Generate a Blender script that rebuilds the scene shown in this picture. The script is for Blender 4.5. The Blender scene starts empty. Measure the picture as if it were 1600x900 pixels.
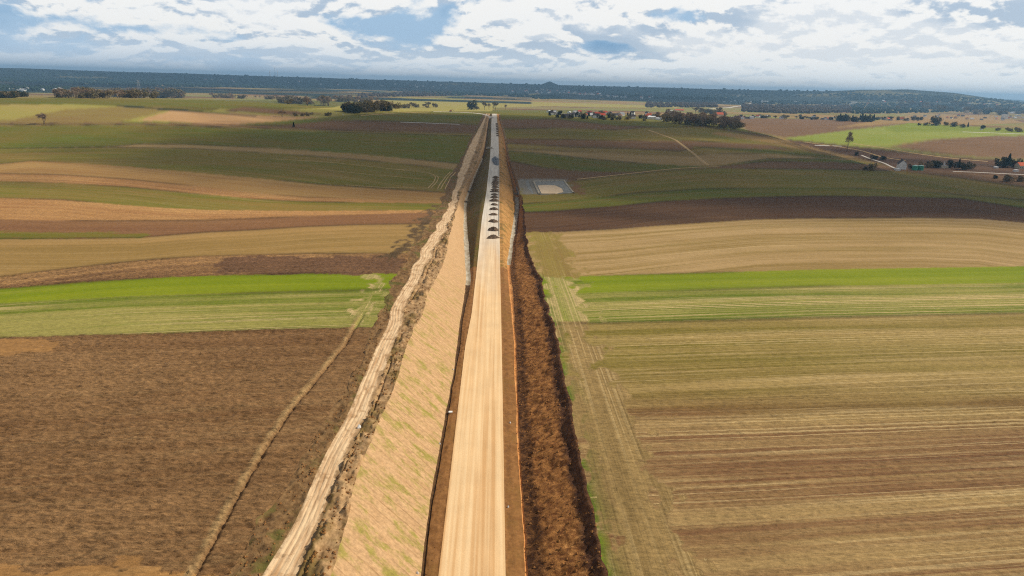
import bpy, math, random
import numpy as np
from mathutils import Matrix, Vector
random.seed(7); rng = np.random.default_rng(11)
S = bpy.context.scene; COL = S.collection
R = math.radians

# ------------------------------------------------------------------ camera
FPX = 1067.0; HC = 70.0
PITCH = math.atan(319.3/FPX); YAW = R(1.707); ROLL = R(1.65)
FW = np.array([math.sin(YAW)*math.cos(PITCH), math.cos(YAW)*math.cos(PITCH), -math.sin(PITCH)])
R0 = np.array([math.cos(YAW), -math.sin(YAW), 0.0])
U0 = np.cross(R0, FW)
CX = math.cos(ROLL)*R0 + math.sin(ROLL)*U0
CU = -math.sin(ROLL)*R0 + math.cos(ROLL)*U0
CAM = np.array([0, 0, HC])
cd = bpy.data.cameras.new('camera'); cam = bpy.data.objects.new('camera', cd); COL.objects.link(cam)
cd.sensor_width = 36; cd.lens = FPX/1600*36; cd.clip_end = 200000; cd.clip_start = 1
m = Matrix.Identity(4)
for i in range(3):
    m[i][0] = CX[i]; m[i][1] = CU[i]; m[i][2] = -FW[i]; m[i][3] = CAM[i]
cam.matrix_world = m
S.camera = cam

def project(x, y, z):
    dx, dy, dz = x, y, z-HC
    d = np.maximum(dx*FW[0]+dy*FW[1]+dz*FW[2], 1e-3)
    a = dx*CX[0]+dy*CX[1]+dz*CX[2]; b = dx*CU[0]+dy*CU[1]+dz*CU[2]
    return 800+FPX*a/d, 450-FPX*b/d

def ray(px, py):
    px = np.asarray(px, float); py = np.asarray(py, float)
    u = (px-800)/FPX; v = -(py-450)/FPX
    d = FW[None]+u[:, None]*CX[None]+v[:, None]*CU[None]
    h = np.sqrt(d[:, 0]**2+d[:, 1]**2)
    return d/h[:, None]          # per metre of horizontal distance

# ------------------------------------------------------------------ noise
_lat = rng.random((256, 256))
def vnoise(x, y):
    xi = np.floor(x).astype(np.int64); yi = np.floor(y).astype(np.int64)
    fx = x-xi; fy = y-yi; fx = fx*fx*(3-2*fx); fy = fy*fy*(3-2*fy)
    a = _lat[xi & 255, yi & 255]; b = _lat[(xi+1) & 255, yi & 255]
    c = _lat[xi & 255, (yi+1) & 255]; d = _lat[(xi+1) & 255, (yi+1) & 255]
    return (a*(1-fx)+b*fx)*(1-fy)+(c*(1-fx)+d*fx)*fy
def fbm(x, y, o=4):
    s = 0; a = .5; t = 0
    for k in range(o):
        s = s+a*vnoise(x*2**k+17.3*k, y*2**k+9.1*k); t += a; a *= .5
    return s/t
def ss(a, b, x):
    t = np.clip((x-a)/(b-a), 0, 1); return t*t*(3-2*t)
def crv(pts):
    xs = np.array([p[0] for p in pts], float); ys = np.array([p[1] for p in pts], float)
    fx = np.linspace(xs[0], xs[-1], 4000) if xs[-1] < 20000 else xs
    if len(fx) != 4000: return lambda v: np.interp(v, xs, ys)
    fy = np.interp(fx, xs, ys)
    return lambda v: np.interp(v, xs, ys)

# ------------------------------------------------------------------ terrain height
def smooth_profile(pts, sig):
    g = np.arange(-400, 6000, 5.0); v = np.interp(g, [p[0] for p in pts], [p[1] for p in pts])
    k = np.exp(-.5*(np.arange(-60, 61)*5.0/sig)**2); k /= k.sum()
    v = np.convolve(np.pad(v, 60, mode='edge'), k, mode='valid')
    return lambda y: np.interp(y, g, v)
zr_f = smooth_profile([(0,0),(350,0),(500,-4),(650,-6),(760,-5),(880,2),(1050,8),(1300,11),(1500,9),(1700,6),(2500,-15)], 50)
P_f = smooth_profile([(0,5.5),(90,6),(180,7.2),(250,4.6),(320,.8),(400,-3),(480,-6.5),(560,-8.5),(650,-8.8),(760,-6.5),(880,.5),(1050,7.5),(1300,11.5),(1450,10),(1700,3),(2100,-12),(2600,-22),(3200,-27),(6000,-28)], 45)
def F(x, y):
    d = np.sqrt(x*x+y*y); az = np.arctan2(x, np.maximum(y, 1e-3))
    z = P_f(np.where(y > 300, y+.10*np.abs(x)*ss(300, 900, y)*0, y))
    # gentle rolling away from the corridor
    far = ss(60, 500, np.abs(x))
    z = z + far*(7*np.sin(x/310.0+.6)*np.cos(y/420.0+.3))*(1-ss(1800, 3000, d))
    z = z + far*4*(fbm(x/260+5, y/260+3, 2)-.5)*(1-ss(2500, 4000, d))
    # left: broad swell, valley stays shallow
    z = z + 5*np.exp(-((x+420)/260)**2-((y-520)/200)**2)
    z = z + 7*np.exp(-((x+700)/350)**2-((y-1250)/350)**2)
    # right: ridge then side valley with the farmstead
    z = z + 4*np.exp(-((x-300)/130)**2-((y-620)/230)**2)
    val = ss(390, 520, x-.06*(y-600))*ss(330, 480, y)*(1-ss(1500, 2300, y))
    zv = -27+0*x
    z = z*(1-val)+zv*val
    z = z + val*17*np.exp(-((x-980)/330)**2-((y-1420)/260)**2)
    z = z - 1.9*ss(7, 14, x)*(1-ss(60, 160, x))*(1-ss(220, 330, y))
    # distant ridge
    crest = np.interp(az, [-1, -.7, -.5, -.3, -.1, 0, .1, .22, .34, .44, .48, .53, .58, .62, .66, .72, 1], [88, 86, 78, 74, 70, 68, 67, 74, 74, 86, 112, 128, 104, 55, 10, -20, -22])
    rs = np.interp(az, [-1, .3, .45, .6, 1], [7600, 7200, 6600, 6200, 6500])
    zf = -28
    rid = ss(rs, rs+2600, d)
    low = np.interp(az, [-1, -.1, .02, .08, .30, .36, .8], [0, 0, 0, 26, 22, 0, 0])
    z = z + (crest-zf+7*(fbm(az*30+9, d/2500, 3)-.5))*rid*(1-.25*ss(rs+3200, rs+9000, d)*1.0)
    z = z + low*ss(5200, 6300, d)*(1-ss(6500, 7600, d))
    # spoil heap cone
    z = z + 48*np.clip(1-np.sqrt((x-735)**2+(y-9900)**2)/125, 0, 1)
    z = z + 3*(fbm(x/600, y/600, 2)-.5)*ss(2500, 4500, d)
    z = z - 20*ss(20000, 60000, d)
    return z

STEP = np.concatenate([np.linspace(60, 1800, 900), np.geomspace(1805, 29500, 620)])
def hit(px, py, hf=F, first=True, off=0.0):
    d = ray(px, py); n = len(d); out = np.zeros((n, 3))
    for s in range(0, n, 400):
        dd = d[s:s+400]
        X = dd[:, 0:1]*STEP; Y = dd[:, 1:2]*STEP; Z = HC+dd[:, 2:3]*STEP
        D = Z-(hf(X, Y)+off); below = D < 0
        k = np.argmax(below, axis=1); k = np.where(below.any(axis=1), k, len(STEP)-1); k = np.maximum(k, 1)
        i = np.arange(len(dd)); a = D[i, k-1]; b = D[i, k]
        t = np.clip(a/np.where(abs(a-b) < 1e-9, 1, a-b), 0, 1); r = STEP[k-1]+t*(STEP[k]-STEP[k-1])
        out[s:s+400, 0] = dd[:, 0]*r; out[s:s+400, 1] = dd[:, 1]*r; out[s:s+400, 2] = HC+dd[:, 2]*r
    return out
def at(px, py):
    return hit([px], [py])[0]

# ------------------------------------------------------------------ corridor feature lines
dep_f = smooth_profile([(0,.3),(230,.3),(260,.8),(300,2.6),(350,4.6),(400,6.2),(480,8.6),(560,9),(650,8),(760,5.5),(860,3),(1000,2.2),(1400,2)], 15)
ROADZ = lambda x, y: zr_f(y)+0*x
TOEZ = lambda x, y: zr_f(y)-dep_f(y)+0*x
def line(pts, hf):
    P = hit([p[0] for p in pts], [p[1] for p in pts], hf)
    o = np.argsort(P[:, 1]); return P[o, 1], P[o, 0]
LN = {}
LN['A'] = line([(368,900),(480,720),(557,570),(588,500),(612,440),(638,400),(664,360),(686,320),(694,298),(698,280),(712,262),(728,232),(741,205),(752,186)], F)
LN['B'] = line([(412,900),(455,815),(496,728),(540,640),(573,570),(604,500),(632,448),(653,400),(673,370),(684,350),(701,322),(708,302),(716,272),(729,235),(747,203),(757,186)], F)
LN['C'] = line([(466,900),(500,800),(534,720),(572,640),(600,570),(624,506),(649,450),(672,402),(691,372),(701,352),(713,320),(717,300),(731,265),(745,232),(754,205),(759,186)], F)
LN['D'] = line([(518,900),(540,820),(562,740),(594,660),(620,590),(640,535),(660,490),(672,455),(693,415),(701,377),(710,340),(717,317),(721,300),(737,270),(752,236),(759,206),(762,186)], F)
LN['E'] = line([(658,900),(672,780),(695,660),(715,540),(721,490),(728,440),(727,420),(725,380),(724.5,340),(725,315),(731,298),(741,272),(756,240),(761,206),(763.5,186)], TOEZ)
LN['E2'] = line([(664,900),(677,780),(699,660),(719,540),(725,490),(735.5,440),(735,420),(732,380),(729,340),(729,315),(734.5,298),(743.5,272),(758,240),(762.5,206),(764.5,186)], TOEZ)
LN['G'] = line([(685,900),(727,540),(737,490),(745.5,415),(752.5,345),(760,300),(763,270),(766,243),(767.5,209),(768,184)], ROADZ)
LN['H'] = line([(790,900),(784,540),(783,490),(781.3,415),(780.3,340),(780.2,300),(780.4,262),(780,243),(778.6,209),(776,184)], ROADZ)
LN['I'] = line([(819,900),(811,740),(803,540),(800,490),(792,415),(796.5,380),(801,350),(805.5,325),(805,303),(802,285),(796,265),(790,240),(785,210),(778.5,186)], TOEZ)
LN['I2'] = line([(824,900),(815,740),(806,540),(803,490),(797.5,415),(802,380),(807.5,350),(811,325),(810,303),(805.5,285),(798.5,265),(792,240),(786.5,210),(779.5,186)], TOEZ)
LN['J'] = line([(948,900),(920,780),(896,660),(873,540),(860,490),(850,452),(836,415),(826,390),(821,365),(819,335),(816,310),(811,290),(802,265),(795,240),(790,210),(782,186)], F)
ORD = ['A','B','C','D','E','E2','G','H','I','I2','J']
NSUB = [14, 34, 22, 46, 5, 12, 44, 12, 5, 46]
GAP = [.6, .6, .6, .6, .5, .3, 3, .5, .4, .6]

# rows
th = np.arctan(58/HC); th1 = np.arctan(2200/HC)
rows = HC*np.tan(np.arange(th, th1, 1/FPX/1.0))
rows = np.concatenate([np.linspace(-400, 56, 40), rows, np.geomspace(rows[-1]*1.01, 30000, 200)])
NR = len(rows)
def lx(k, y):
    ys, xs = LN[k]
    v = np.interp(y, ys, xs)
    return v
base = np.array([lx(k, rows) for k in ORD])          # 11 x NR
# smooth lines slightly
for i in range(base.shape[0]):
    ker = np.hanning(31); ker /= ker.sum()
    base[i] = np.convolve(np.pad(base[i], 15, mode='edge'), ker, mode='valid')
WOB = {'A':2.2,'B':.9,'C':.9,'D':.7,'E':.3,'E2':.3,'I':.3,'I2':.3,'J':1.2}
for k_, a_ in WOB.items():
    i = ORD.index(k_); base[i] += a_*((fbm(rows/17+(2.7 if k_ in 'BC' else i*7.7), rows*0+(1 if k_ in 'BC' else i), 1 if k_ in 'BC' else 3)-.5)*2+(0 if k_ in 'BC' else .7)*(fbm(rows/2.8+i*3.7, rows*0+i+.5, 2)-.5))*(1-ss(500, 900, rows)*.5)
g = ORD.index('G')
for i in range(g-1, -1, -1): base[i] = np.minimum(base[i], base[i+1]-GAP[i])
for i in range(g+1, len(ORD)): base[i] = np.maximum(base[i], base[i-1]+GAP[i-1])

zr = zr_f(rows); tz = zr-dep_f(rows)
end = ss(1330, 1480, rows)                            # corridor melts into the fields
Zl = {}
for i, k in enumerate(ORD):
    f = F(base[i], rows)
    if k in 'ABC' or k in ('D', 'J'): z = f
    elif k in ('G', 'H'): z = zr
    else: z = tz
    Zl[k] = z*(1-end)+f*end
BI = ORD.index('B'); Zl['B'] = Zl['B']-.15; Zl['C'] = Zl['C']-.2
cols_x = []; cols_z = []; cls = []
for i in range(len(ORD)-1):
    n = NSUB[i]
    for j in range(n):
        t = j/n
        cols_x.append(base[i]*(1-t)+base[i+1]*t); z = Zl[ORD[i]]*(1-t)+Zl[ORD[i+1]]*t
        band = ORD[i]
        if band in ('E',): z = z-.25*math.sin(math.pi*t)*(1-end)
        if band in ('I',): z = z-.2*math.sin(math.pi*t)*(1-end)
        cols_z.append(z); cls.append(band)
cols_x.append(base[-1]); cols_z.append(Zl['J'])
CXm = np.array(cols_x); CZm = np.array(cols_z)
# berm profile next to the road: flat shoulder then drop, where embankment is deep
def span(a, b):
    i0 = sum(NSUB[:ORD.index(a)]); i1 = sum(NSUB[:ORD.index(b)]); return i0, i1
for a, b, rev in (('E2', 'G', True), ('H', 'I', False)):
    i0, i1 = span(a, b)
    for i in range(i0, i1+1):
        t = (i-i0)/(i1-i0); t = 1-t if rev else t      # 0 at the road edge
        w = np.abs(CXm[i1]-CXm[i0]); sh = np.minimum(1.6/np.maximum(w, .1), .5)
        tt = np.clip((t-sh)/(1-sh), 0, 1)
        CZm[i] = ((zr-.08*(t > 0))*(1-tt)+tz*tt)*(1-end)+CZm[i]*end
i0, i1 = span('I2', 'J'); za, zb = CZm[i0].copy(), CZm[i1].copy()
cutw = 1-ss(300, 420, rows)
for i in range(i0, i1+1):
    q = (i-i0)/(i1-i0); sh = .05*min(q/.14, 1)+.70*min(max((q-.12)/.74, 0), 1)+.25*float(ss(.84, .98, np.array(q)))
    CZm[i] = CZm[i]*(1-cutw)+(za+(zb-za)*sh)*cutw
# lateral field columns
D = np.sqrt(rows**2+HC**2)
NS = 560
t = np.concatenate([np.arange(1, NS)/620.0, NS/620.0+np.arange(0, 14)**1.6*.012])
LX = base[0][None]-t[::-1, None]*D[None]; RX = base[-1][None]+t[:, None]*D[None]
YR = np.broadcast_to(rows[None], LX.shape)
LZ = F(LX, YR); RZ = F(RX, YR)
X = np.vstack([LX, CXm, RX]); Z = np.vstack([LZ, CZm, RZ]); NL = LX.shape[0]; NCc = CXm.shape[0]
NC = X.shape[0]; Y = np.broadcast_to(rows[None], X.shape).copy()
PX, PY = project(X, Y, Z)
colclass = ['field']*NL+cls+['field']*(RX.shape[0]+1)
# ---- displacement detail
amp = np.zeros_like(X); near = 1-ss(350, 900, Y)
def cidx(a, b):
    i0, i1 = span(a, b); return slice(NL+i0, NL+i1+1)
def edgefade(sl, lo=.12):
    n = sl.stop-sl.start; q = np.linspace(0, 1, n)[:, None]; return np.clip(np.minimum(q, 1-q)/lo, 0, 1)
n1 = fbm(X/1.6, Y/1.6, 4); n2 = fbm(X/5+40, Y/5, 3)
e = 1-ss(1330, 1450, Y)
sl = cidx('I2', 'J'); tmp = Z[sl]; ef = edgefade(sl, .15)
streak = fbm(X[sl]/1.9, Y[sl]/1.3+3*vnoise(X[sl]/4, Y[sl]/9), 4)
Z[sl] = tmp+ef*e[sl]*(.8*(n1[sl]-.5)+.6*(streak-.5)+.9*(n2[sl]-.5))*(1-ss(260, 330, Y[sl])*.6)
sl = cidx('C', 'D'); ef = edgefade(sl, .1)
heap = np.clip(fbm(X[sl]/2.2+7, Y[sl]/3.4, 3)-.5, 0, 1)*3.2+(n1[sl]-.5)*.9-.55*np.exp(-((np.linspace(0,1,sl.stop-sl.start)[:,None]-.22-.1*(fbm(Y[sl]/12,Y[sl]*0,2)-.5))/.06)**2)*ss(.42,.6,fbm(X[sl]*0+4,Y[sl]/7,2))
Z[sl] += ef*e[sl]*heap*(1-ss(700, 1100, Y[sl])*.2)
sl = cidx('B', 'C'); q = np.linspace(0, 1, sl.stop-sl.start)[:, None]
wob = q+.05*(fbm(q*0+3.1, Y[sl]/22, 2)-.5)*4; rg = .4+.9*fbm(q*6, Y[sl]/9, 3)
rut = -.10*rg*(np.exp(-((wob-.22)/.035)**2)+np.exp(-((wob-.42)/.035)**2)+.8*np.exp(-((wob-.62)/.03)**2)+.7*np.exp(-((wob-.80)/.03)**2))
Z[sl] += e[sl]*edgefade(sl, .08)*(rut+.28*(fbm(X[sl]/1.2, Y[sl]/2.5, 4)-.5))
sl = cidx('A', 'B'); Z[sl] += edgefade(sl, .15)*e[sl]*(1.3*(n1[sl]-.5)+.9*(n2[sl]-.5))
sl = cidx('D', 'E'); Z[sl] += edgefade(sl, .08)*e[sl]*.10*(n1[sl]-.5)*2
for a, b in (('E2', 'G'), ('H', 'I')):
    sl = cidx(a, b); Z[sl] += edgefade(sl, .12)*e[sl]*.35*(n1[sl]-.5)
# bank edge scarp right of the cut and a broken crest
Z[:NL] += (near*.16*(n1-.5))[:NL]*(X[:NL]*0+1); Z[NL+NCc:] += (near*.16*(n1-.5))[NL+NCc:]

# the low bank and furrow that crosses the ploughed field on the left
bank = hit([296, 320, 352, 400, 448, 490, 534], [900, 856, 800, 716, 644, 592, 540]); bo = np.argsort(bank[:, 1])
bx = np.interp(rows, bank[bo, 1], bank[bo, 0]); bw = X-bx[None]
bank_on = (1-ss(181, 187, Y)); bw = bw+.5*(fbm(Y/5, Y*0+3, 4)-.5)
Z += bank_on*(.10*np.exp(-((bw+.2)/.6)**2)-.50*np.exp(-((bw-.62)/.34)**2))
bank_f = bank_on*np.exp(-(np.abs(bw+.25)/.62)**4)*(.45+.55*ss(.4, .55, fbm(X/1.5, Y/4, 3)))

# ------------------------------------------------------------------ fields
def lin(c):
    c = np.array(c, float)/255; return np.where(c < .04045, c/12.92, ((c+.055)/1.055)**2.4)
def fld(a, b, stripe=.5, clod=.4, rut=.3, k=1.0):
    return (lin(a)*k, lin(b)*k, stripe, clod, rut)
FD = {
 'plough':  fld((120,88,56), (148,114,76), .55, .95, .12),
 'tanend':  fld((170,126,74), (140,104,64), .5, .6, .1),
 'gstripe': fld((96,110,20), (152,142,76), 1.0, .5, 1.2),
 'bright':  fld((108,124,8), (130,138,22), .6, .25, .12),
 'clods':   fld((172,132,84), (118,86,58), .65, 1.0, .1),
 'clodsd':  fld((122,90,64), (104,76,54), .5, 1.0, .1),
 'tan':     fld((164,130,78), (140,112,60), .75, .3, .25),
 'pink':    fld((138,100,64), (124,86,56), .55, .5, .1),
 'orange':  fld((186,142,88), (158,112,68), .6, .75, .1),
 'tangold': fld((176,140,84), (156,116,66), .7, .35, .2),
 'dgreen':  fld((106,106,26), (138,112,54), .6, .35, .35),
 'dgreen2': fld((88,102,20), (120,100,38), .6, .3, .2),
 'olive':   fld((142,126,58), (134,108,60), .6, .35, .3),
 'brown':   fld((126,94,62), (110,82,54), .5, .4, .1),
 'dbrown':  fld((94,66,42), (76,52,34), .55, .5, .1),
 'strip':   fld((170,142,92), (150,122,76), .6, .3, .3),
 'yel':     fld((150,146,58), (166,146,80), .6, .25, .25),
 'lime':    fld((124,140,40), (144,146,58), .6, .25, .2),
 'pinktan': fld((190,152,104), (176,134,90), .5, .3, .2),
 'nearR':   fld((122,88,58), (160,132,86), 1.0, .6, .85),
 'nearRg':  fld((120,106,44), (160,136,82), .95, .5, .7),
 'tanR':    fld((172,142,96), (140,114,62), 1.0, .35, .5),
 'headR':   fld((162,134,86), (132,108,66), .9, .6, .6),
 'headG':   fld((128,134,48), (178,156,104), .9, .6, .9),
 'grass':   fld((122,124,46), (134,128,66), .4, .3, .2),
 'plain':   fld((132,120,62), (146,126,84), .6, .3, .2),
 'forestfloor': fld((36,48,34), (30,42,30), .3, .4, 0),
 'hillside': fld((84,88,52), (132,116,78), .3, .4, 0),
 'verge':   fld((106,82,56), (88,72,46), .3, 1.0, .1),  # darker brown, the verge's shadows are part of this colour
 'gravel':  fld((128,122,112), (140,132,118), .3, .5, .1),
}
names = list(FD); fid = {n: i for i, n in enumerate(names)}
# bands: list from bottom to top: (name, upper boundary polyline)
LB = [('plough', [(0,527),(160,523),(320,518),(480,513),(600,511)]),
 ('gstripe', [(0,474),(200,463),(400,457),(600,452)]),
 ('bright', [(0,451),(80,445),(160,439),(240,434),(320,431),(480,427),(620,427)]),
 ('clods', [(0,432),(80,422),(160,413),(240,405),(320,400),(480,396),(640,396)]),
 ('tan', [(0,373),(100,373),(220,371),(320,363),(400,359),(480,354),(560,351),(680,349)]),
 ('pink', [(0,343),(160,345),(320,344),(480,338),(600,334),(700,331)]),
 ('orange', [(0,309),(100,312),(200,321),(260,325),(330,328),(480,329.5),(700,328)]),
 ('dgreen', [(0,283),(100,286),(200,292),(300,302),(400,311),(480,315),(700,318)]),
 ('orange', [(0,271),(100,273),(200,280),(300,290),(400,302),(480,308),(700,316)]),
 ('tangold', [(0,256),(50,251),(110,254),(200,260),(300,269),(400,278),(500,288),(700,301)]),
 ('dgreen', [(0,232),(170,230),(300,232),(400,238),(480,243),(560,249),(640,257),(740,268)]),
 ('strip', [(0,232),(170,229.5),(215,225),(300,225.5),(400,230),(480,235),(560,241),(640,248),(740,258)]),
 ('dgreen2', [(0,196),(200,196),(300,197.5),(400,201),(480,205),(600,208),(760,213)]),
 ('olive', [(0,194),(200,194.5),(300,196.5),(400,199.5),(480,202.5),(600,205),(760,209)]),
 ('brown', [(0,192),(200,192),(300,193),(400,196),(440,196),(520,188),(600,189),(700,192),(760,196)]),
 ('dgreen2', [(0,190),(200,190),(300,191),(400,190),(480,186),(560,178),(650,174),(760,174)]),
 ('yel', [(0,162),(200,162),(400,168),(500,160),(760,160)]),
 ('plain', [(0,-90),(760,-90)])]
RB = [('nearR', [(840,620),(960,618),(1200,612),(1600,600)]),
 ('nearRg', [(840,506),(960,504),(1280,496),(1600,489)]),
 ('gstripe', [(840,461),(960,456),(1280,447),(1600,442)]),
 ('bright', [(840,433),(960,430),(1280,421),(1600,416)]),
 ('tanR', [(800,364),(860,363),(960,358),(1040,352),(1100,348),(1180,343),(1280,341),(1440,340),(1530,342),(1600,348)]),
 ('dbrown', [(800,332),(860,330),(960,322),(1040,314),(1100,311),(1180,308),(1280,306),(1400,307),(1500,310),(1600,325)]),
 ('dgreen2', [(800,320),(900,311),(1000,301),(1100,295),(1200,293),(1350,294),(1450,300),(1600,312)]),
 ('dgreen', [(800,287),(880,285),(960,274),(1040,267),(1110,263),(1280,264),(1400,267),(1500,278),(1600,292)]),
 ('brown', [(800,252),(850,262),(900,267),(975,269),(1040,266),(1110,261),(1200,252),(1300,253),(1380,258),(1600,270)]),
 ('dgreen2', [(800,236),(850,240),(900,246),(1000,255),(1075,259),(1110,260),(1200,248),(1280,248),(1600,262)]),
 ('strip', [(800,233),(880,236),(960,240),(1085,244),(1110,240),(1200,240),(1280,246),(1600,262)]),
 ('olive', [(800,224),(900,230),(980,232),(1060,236),(1100,230),(1200,236),(1280,244),(1600,262)]),
 ('brown', [(800,217),(900,218),(1000,220),(1080,220),(1200,226),(1280,243),(1600,262)]),
 ('dgreen', [(800,201),(870,200),(960,203),(1010,199),(1100,198),(1200,215),(1280,240),(1600,262)]),
 ('brown', [(800,187),(870,186),(960,196),(1040,199),(1100,197),(1200,212),(1280,238),(1600,262)]),
 ('dgreen2', [(800,172),(900,172),(1000,182),(1100,194),(1200,210),(1280,236),(1600,262)]),
 ('grass', [(800,160),(1600,164)]),
 ('plain', [(780,-90),(1600,-90)])]
BD = np.zeros(X.shape); FID = np.full(X.shape, fid['plain'], np.int32); U = X.copy(); V = Y.copy()
def run_bands(B, sl):
    px = PX[sl]; py = PY[sl]; f = FID[sl]; v = V[sl]
    prev = np.full(px.shape, 2000.0); prevc = 60.0
    for k, (n, pl) in enumerate(B):
        b = np.interp(px, [p[0] for p in pl], [p[1] for p in pl])
        mm = (py < prev) & (py >= b)
        f[mm] = fid[n]
        # across-field coordinate follows the upper boundary, in metres
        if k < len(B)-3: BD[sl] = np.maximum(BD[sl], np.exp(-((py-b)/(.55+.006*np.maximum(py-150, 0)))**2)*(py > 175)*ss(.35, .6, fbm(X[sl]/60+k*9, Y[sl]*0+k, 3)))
        mid = pl[len(pl)//2]
        yc = HC/(math.tan(math.atan(max(mid[1]-130, 6)/FPX)) )
        bb = (b-135); bb = np.maximum(bb, 3)
        mm2 = mm & (py > 150)
        v[mm2] = (74*FPX/np.maximum(py-135+0*px, 3)-74*FPX/bb)[mm2]
        prev = np.minimum(prev, b)
run_bands(LB, slice(0, NL+NCc//2)); run_bands(RB, slice(NL+NCc//2, NC))
def inpoly(pl):
    ins = np.zeros(X.shape, bool); n = len(pl)
    for i in range(n):
        x1, y1 = pl[i]; x2, y2 = pl[(i+1) % n]
        if y1 == y2: continue
        c = ((y1 > PY) != (y2 > PY)) & (PX < (x2-x1)*(PY-y1)/(y2-y1)+x1)
        ins ^= c
    return ins
front = Y > 40
_j = 1.6*(1-ss(400, 1500, Y))+.3*np.minimum(1, 0)
PXc, PYc = PX, PY
PX, PY = project(X+_j*5.5*(fbm(X/3.0, Y/5.5, 4)-.5)*2, Y+_j*2.6*(fbm(X/6+9, Y/3+4, 4)-.5)*2, Z)
def over(name, pl, swap=False, world=False, jit=0):
    mk = inpoly(pl) & front
    FID[mk] = fid[name]
    if swap: U[mk] = Y[mk]; V[mk] = X[mk]
    if world: U[mk] = X[mk]; V[mk] = Y[mk]
    return mk
over('tanend', [(-60,960),(-60,893),(0,893),(100,888),(190,884),(260,890),(300,915),(300,960)])
over('clodsd', [(330,428),(350,404),(420,400),(640,401),(640,428),(480,429)])
over('dgreen2', [(-200,362),(0,362),(120,363),(220,365),(240,368),(200,372),(0,373),(-200,374)])
over('tanend', [(-60,527),(0,530),(60,531),(105,540),(60,552),(0,556),(-60,556)])
# far left sunlit fields
over('dgreen2', [(-300,165),(100,163),(250,168),(420,172),(520,168),(560,158),(-300,150)])
over('olive', [(0,187),(90,172),(190,166),(280,169),(180,192),(0,192)])
over('yel', [(-300,168),(90,164),(100,172),(20,187),(-300,187)])
over('pinktan', [(217,188),(268,172),(330,175),(420,180),(500,183),(430,190),(360,195),(280,191)])
over('brown', [(350,173),(380,167),(430,170),(500,178),(460,180)])
over('dgreen2', [(250,171),(262,164),(345,170),(330,174)])
over('forestfloor', [(180,164),(270,170),(400,181),(400,183),(260,172),(180,166)])
# centre far plain, lit
over('yel', [(560,153),(640,152),(760,157),(1060,166),(1060,169),(850,166),(740,169),(620,160)])
over('plain', [(640,147),(900,150),(1000,158),(760,155)])
# right of the crest
over('dgreen2', [(1080,228),(1250,236),(1330,243),(1330,247),(1200,240),(1080,231)])
over('tan', [(1120,206),(1220,216),(1290,232),(1380,254),(1370,256),(1270,238),(1190,221),(1110,209)])
over('brown', [(1140,184),(1290,186),(1420,193),(1330,205),(1230,215),(1170,205)])
over('lime', [(1225,216),(1330,203),(1420,193),(1620,203),(1700,206),(1700,214),(1560,212),(1460,217),(1390,228),(1330,230),(1250,222)])
over('bright', [(1420,192),(1500,196),(1600,203),(1600,209),(1500,205),(1400,207),(1380,200)])
over('brown', [(1390,229),(1460,218),(1560,212),(1700,214),(1700,262),(1600,250),(1480,242)])
over('dbrown', [(1225,217),(1330,228),(1480,244),(1600,252),(1700,262),(1700,284),(1560,274),(1400,262),(1330,244),(1240,224)])
over('tan', [(1300,200),(1420,180),(1560,180),(1600,192),(1500,196),(1420,192)])
# headlands that run along the cutting
over('headR', [(948,905),(920,780),(896,660),(873,540),(862,503),(905,503),(940,560),(985,660),(1030,760),(1095,905),(1120,1000),(960,1000)], swap=True)
over('headG', [(862,503),(850,452),(846,434),(880,432),(900,460),(925,503)], swap=True)
over('olive', [(846,434),(836,415),(826,390),(821,362),(868,362),(890,400),(905,432)], swap=True)
over('gstripe', [(905,434),(880,432),(885,445),(910,448)])
over('headG', [(560,512),(586,470),(600,430),(560,428),(585,440),(560,480)], swap=True)
over('verge', [(640,395),(664,360),(690,320),(680,320),(655,345),(630,380),(600,400),(615,410)], swap=True)
over('gravel', [(812,303),(806,282),(815,279),(884,280),(893,301),(850,304)])
over('pink', [(890,281),(904,286),(913,303),(897,304)])
d_ = np.sqrt(X**2+Y**2); azv = np.arctan2(X, np.maximum(Y, 1e-3))
# natural patchwork on the far plain and slopes
cellx = np.floor((X+.35*Y+60*fbm(X/400, Y/400, 2))/330).astype(int); celly = np.floor((Y-.2*X)/210).astype(int)
hsh = _lat[(cellx*7+celly*3) & 255, (celly*13+cellx) & 255]
patch = np.select([hsh < .22, hsh < .40, hsh < .56, hsh < .70, hsh < .85], [fid['plain'], fid['grass'], fid['tan'], fid['olive'], fid['brown']], fid['dgreen'])
mk = (FID == fid['plain']) & (d_ > 1700) | ((FID == fid['grass']) & (d_ > 1500)); FID[mk] = patch[mk]
ridgeF = (d_ > np.interp(azv, [-1, .3, .45, .6, 1], [7300, 6900, 6500, 6400, 9000]))
fn = fbm(X/900+3, Y/900, 3)
fn = np.where(d_ < 8300, fn-.07, fn); mk = ridgeF & (fn > .34); FID[mk] = fid['forestfloor']
mk = ridgeF & (fn <= .34); FID[mk] = fid['hillside']
mk = (d_ > 5100) & (d_ < 7700) & (azv > .06) & (azv < .34) & (fn > .2); FID[mk] = fid['forestfloor']
mk = (d_ > 3600) & (azv < 0.05) & (fbm(X/700, Y/350+9, 3) > .49); FID[mk] = fid['forestfloor']
V = np.where(d_ > 2500, Y, V)

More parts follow.
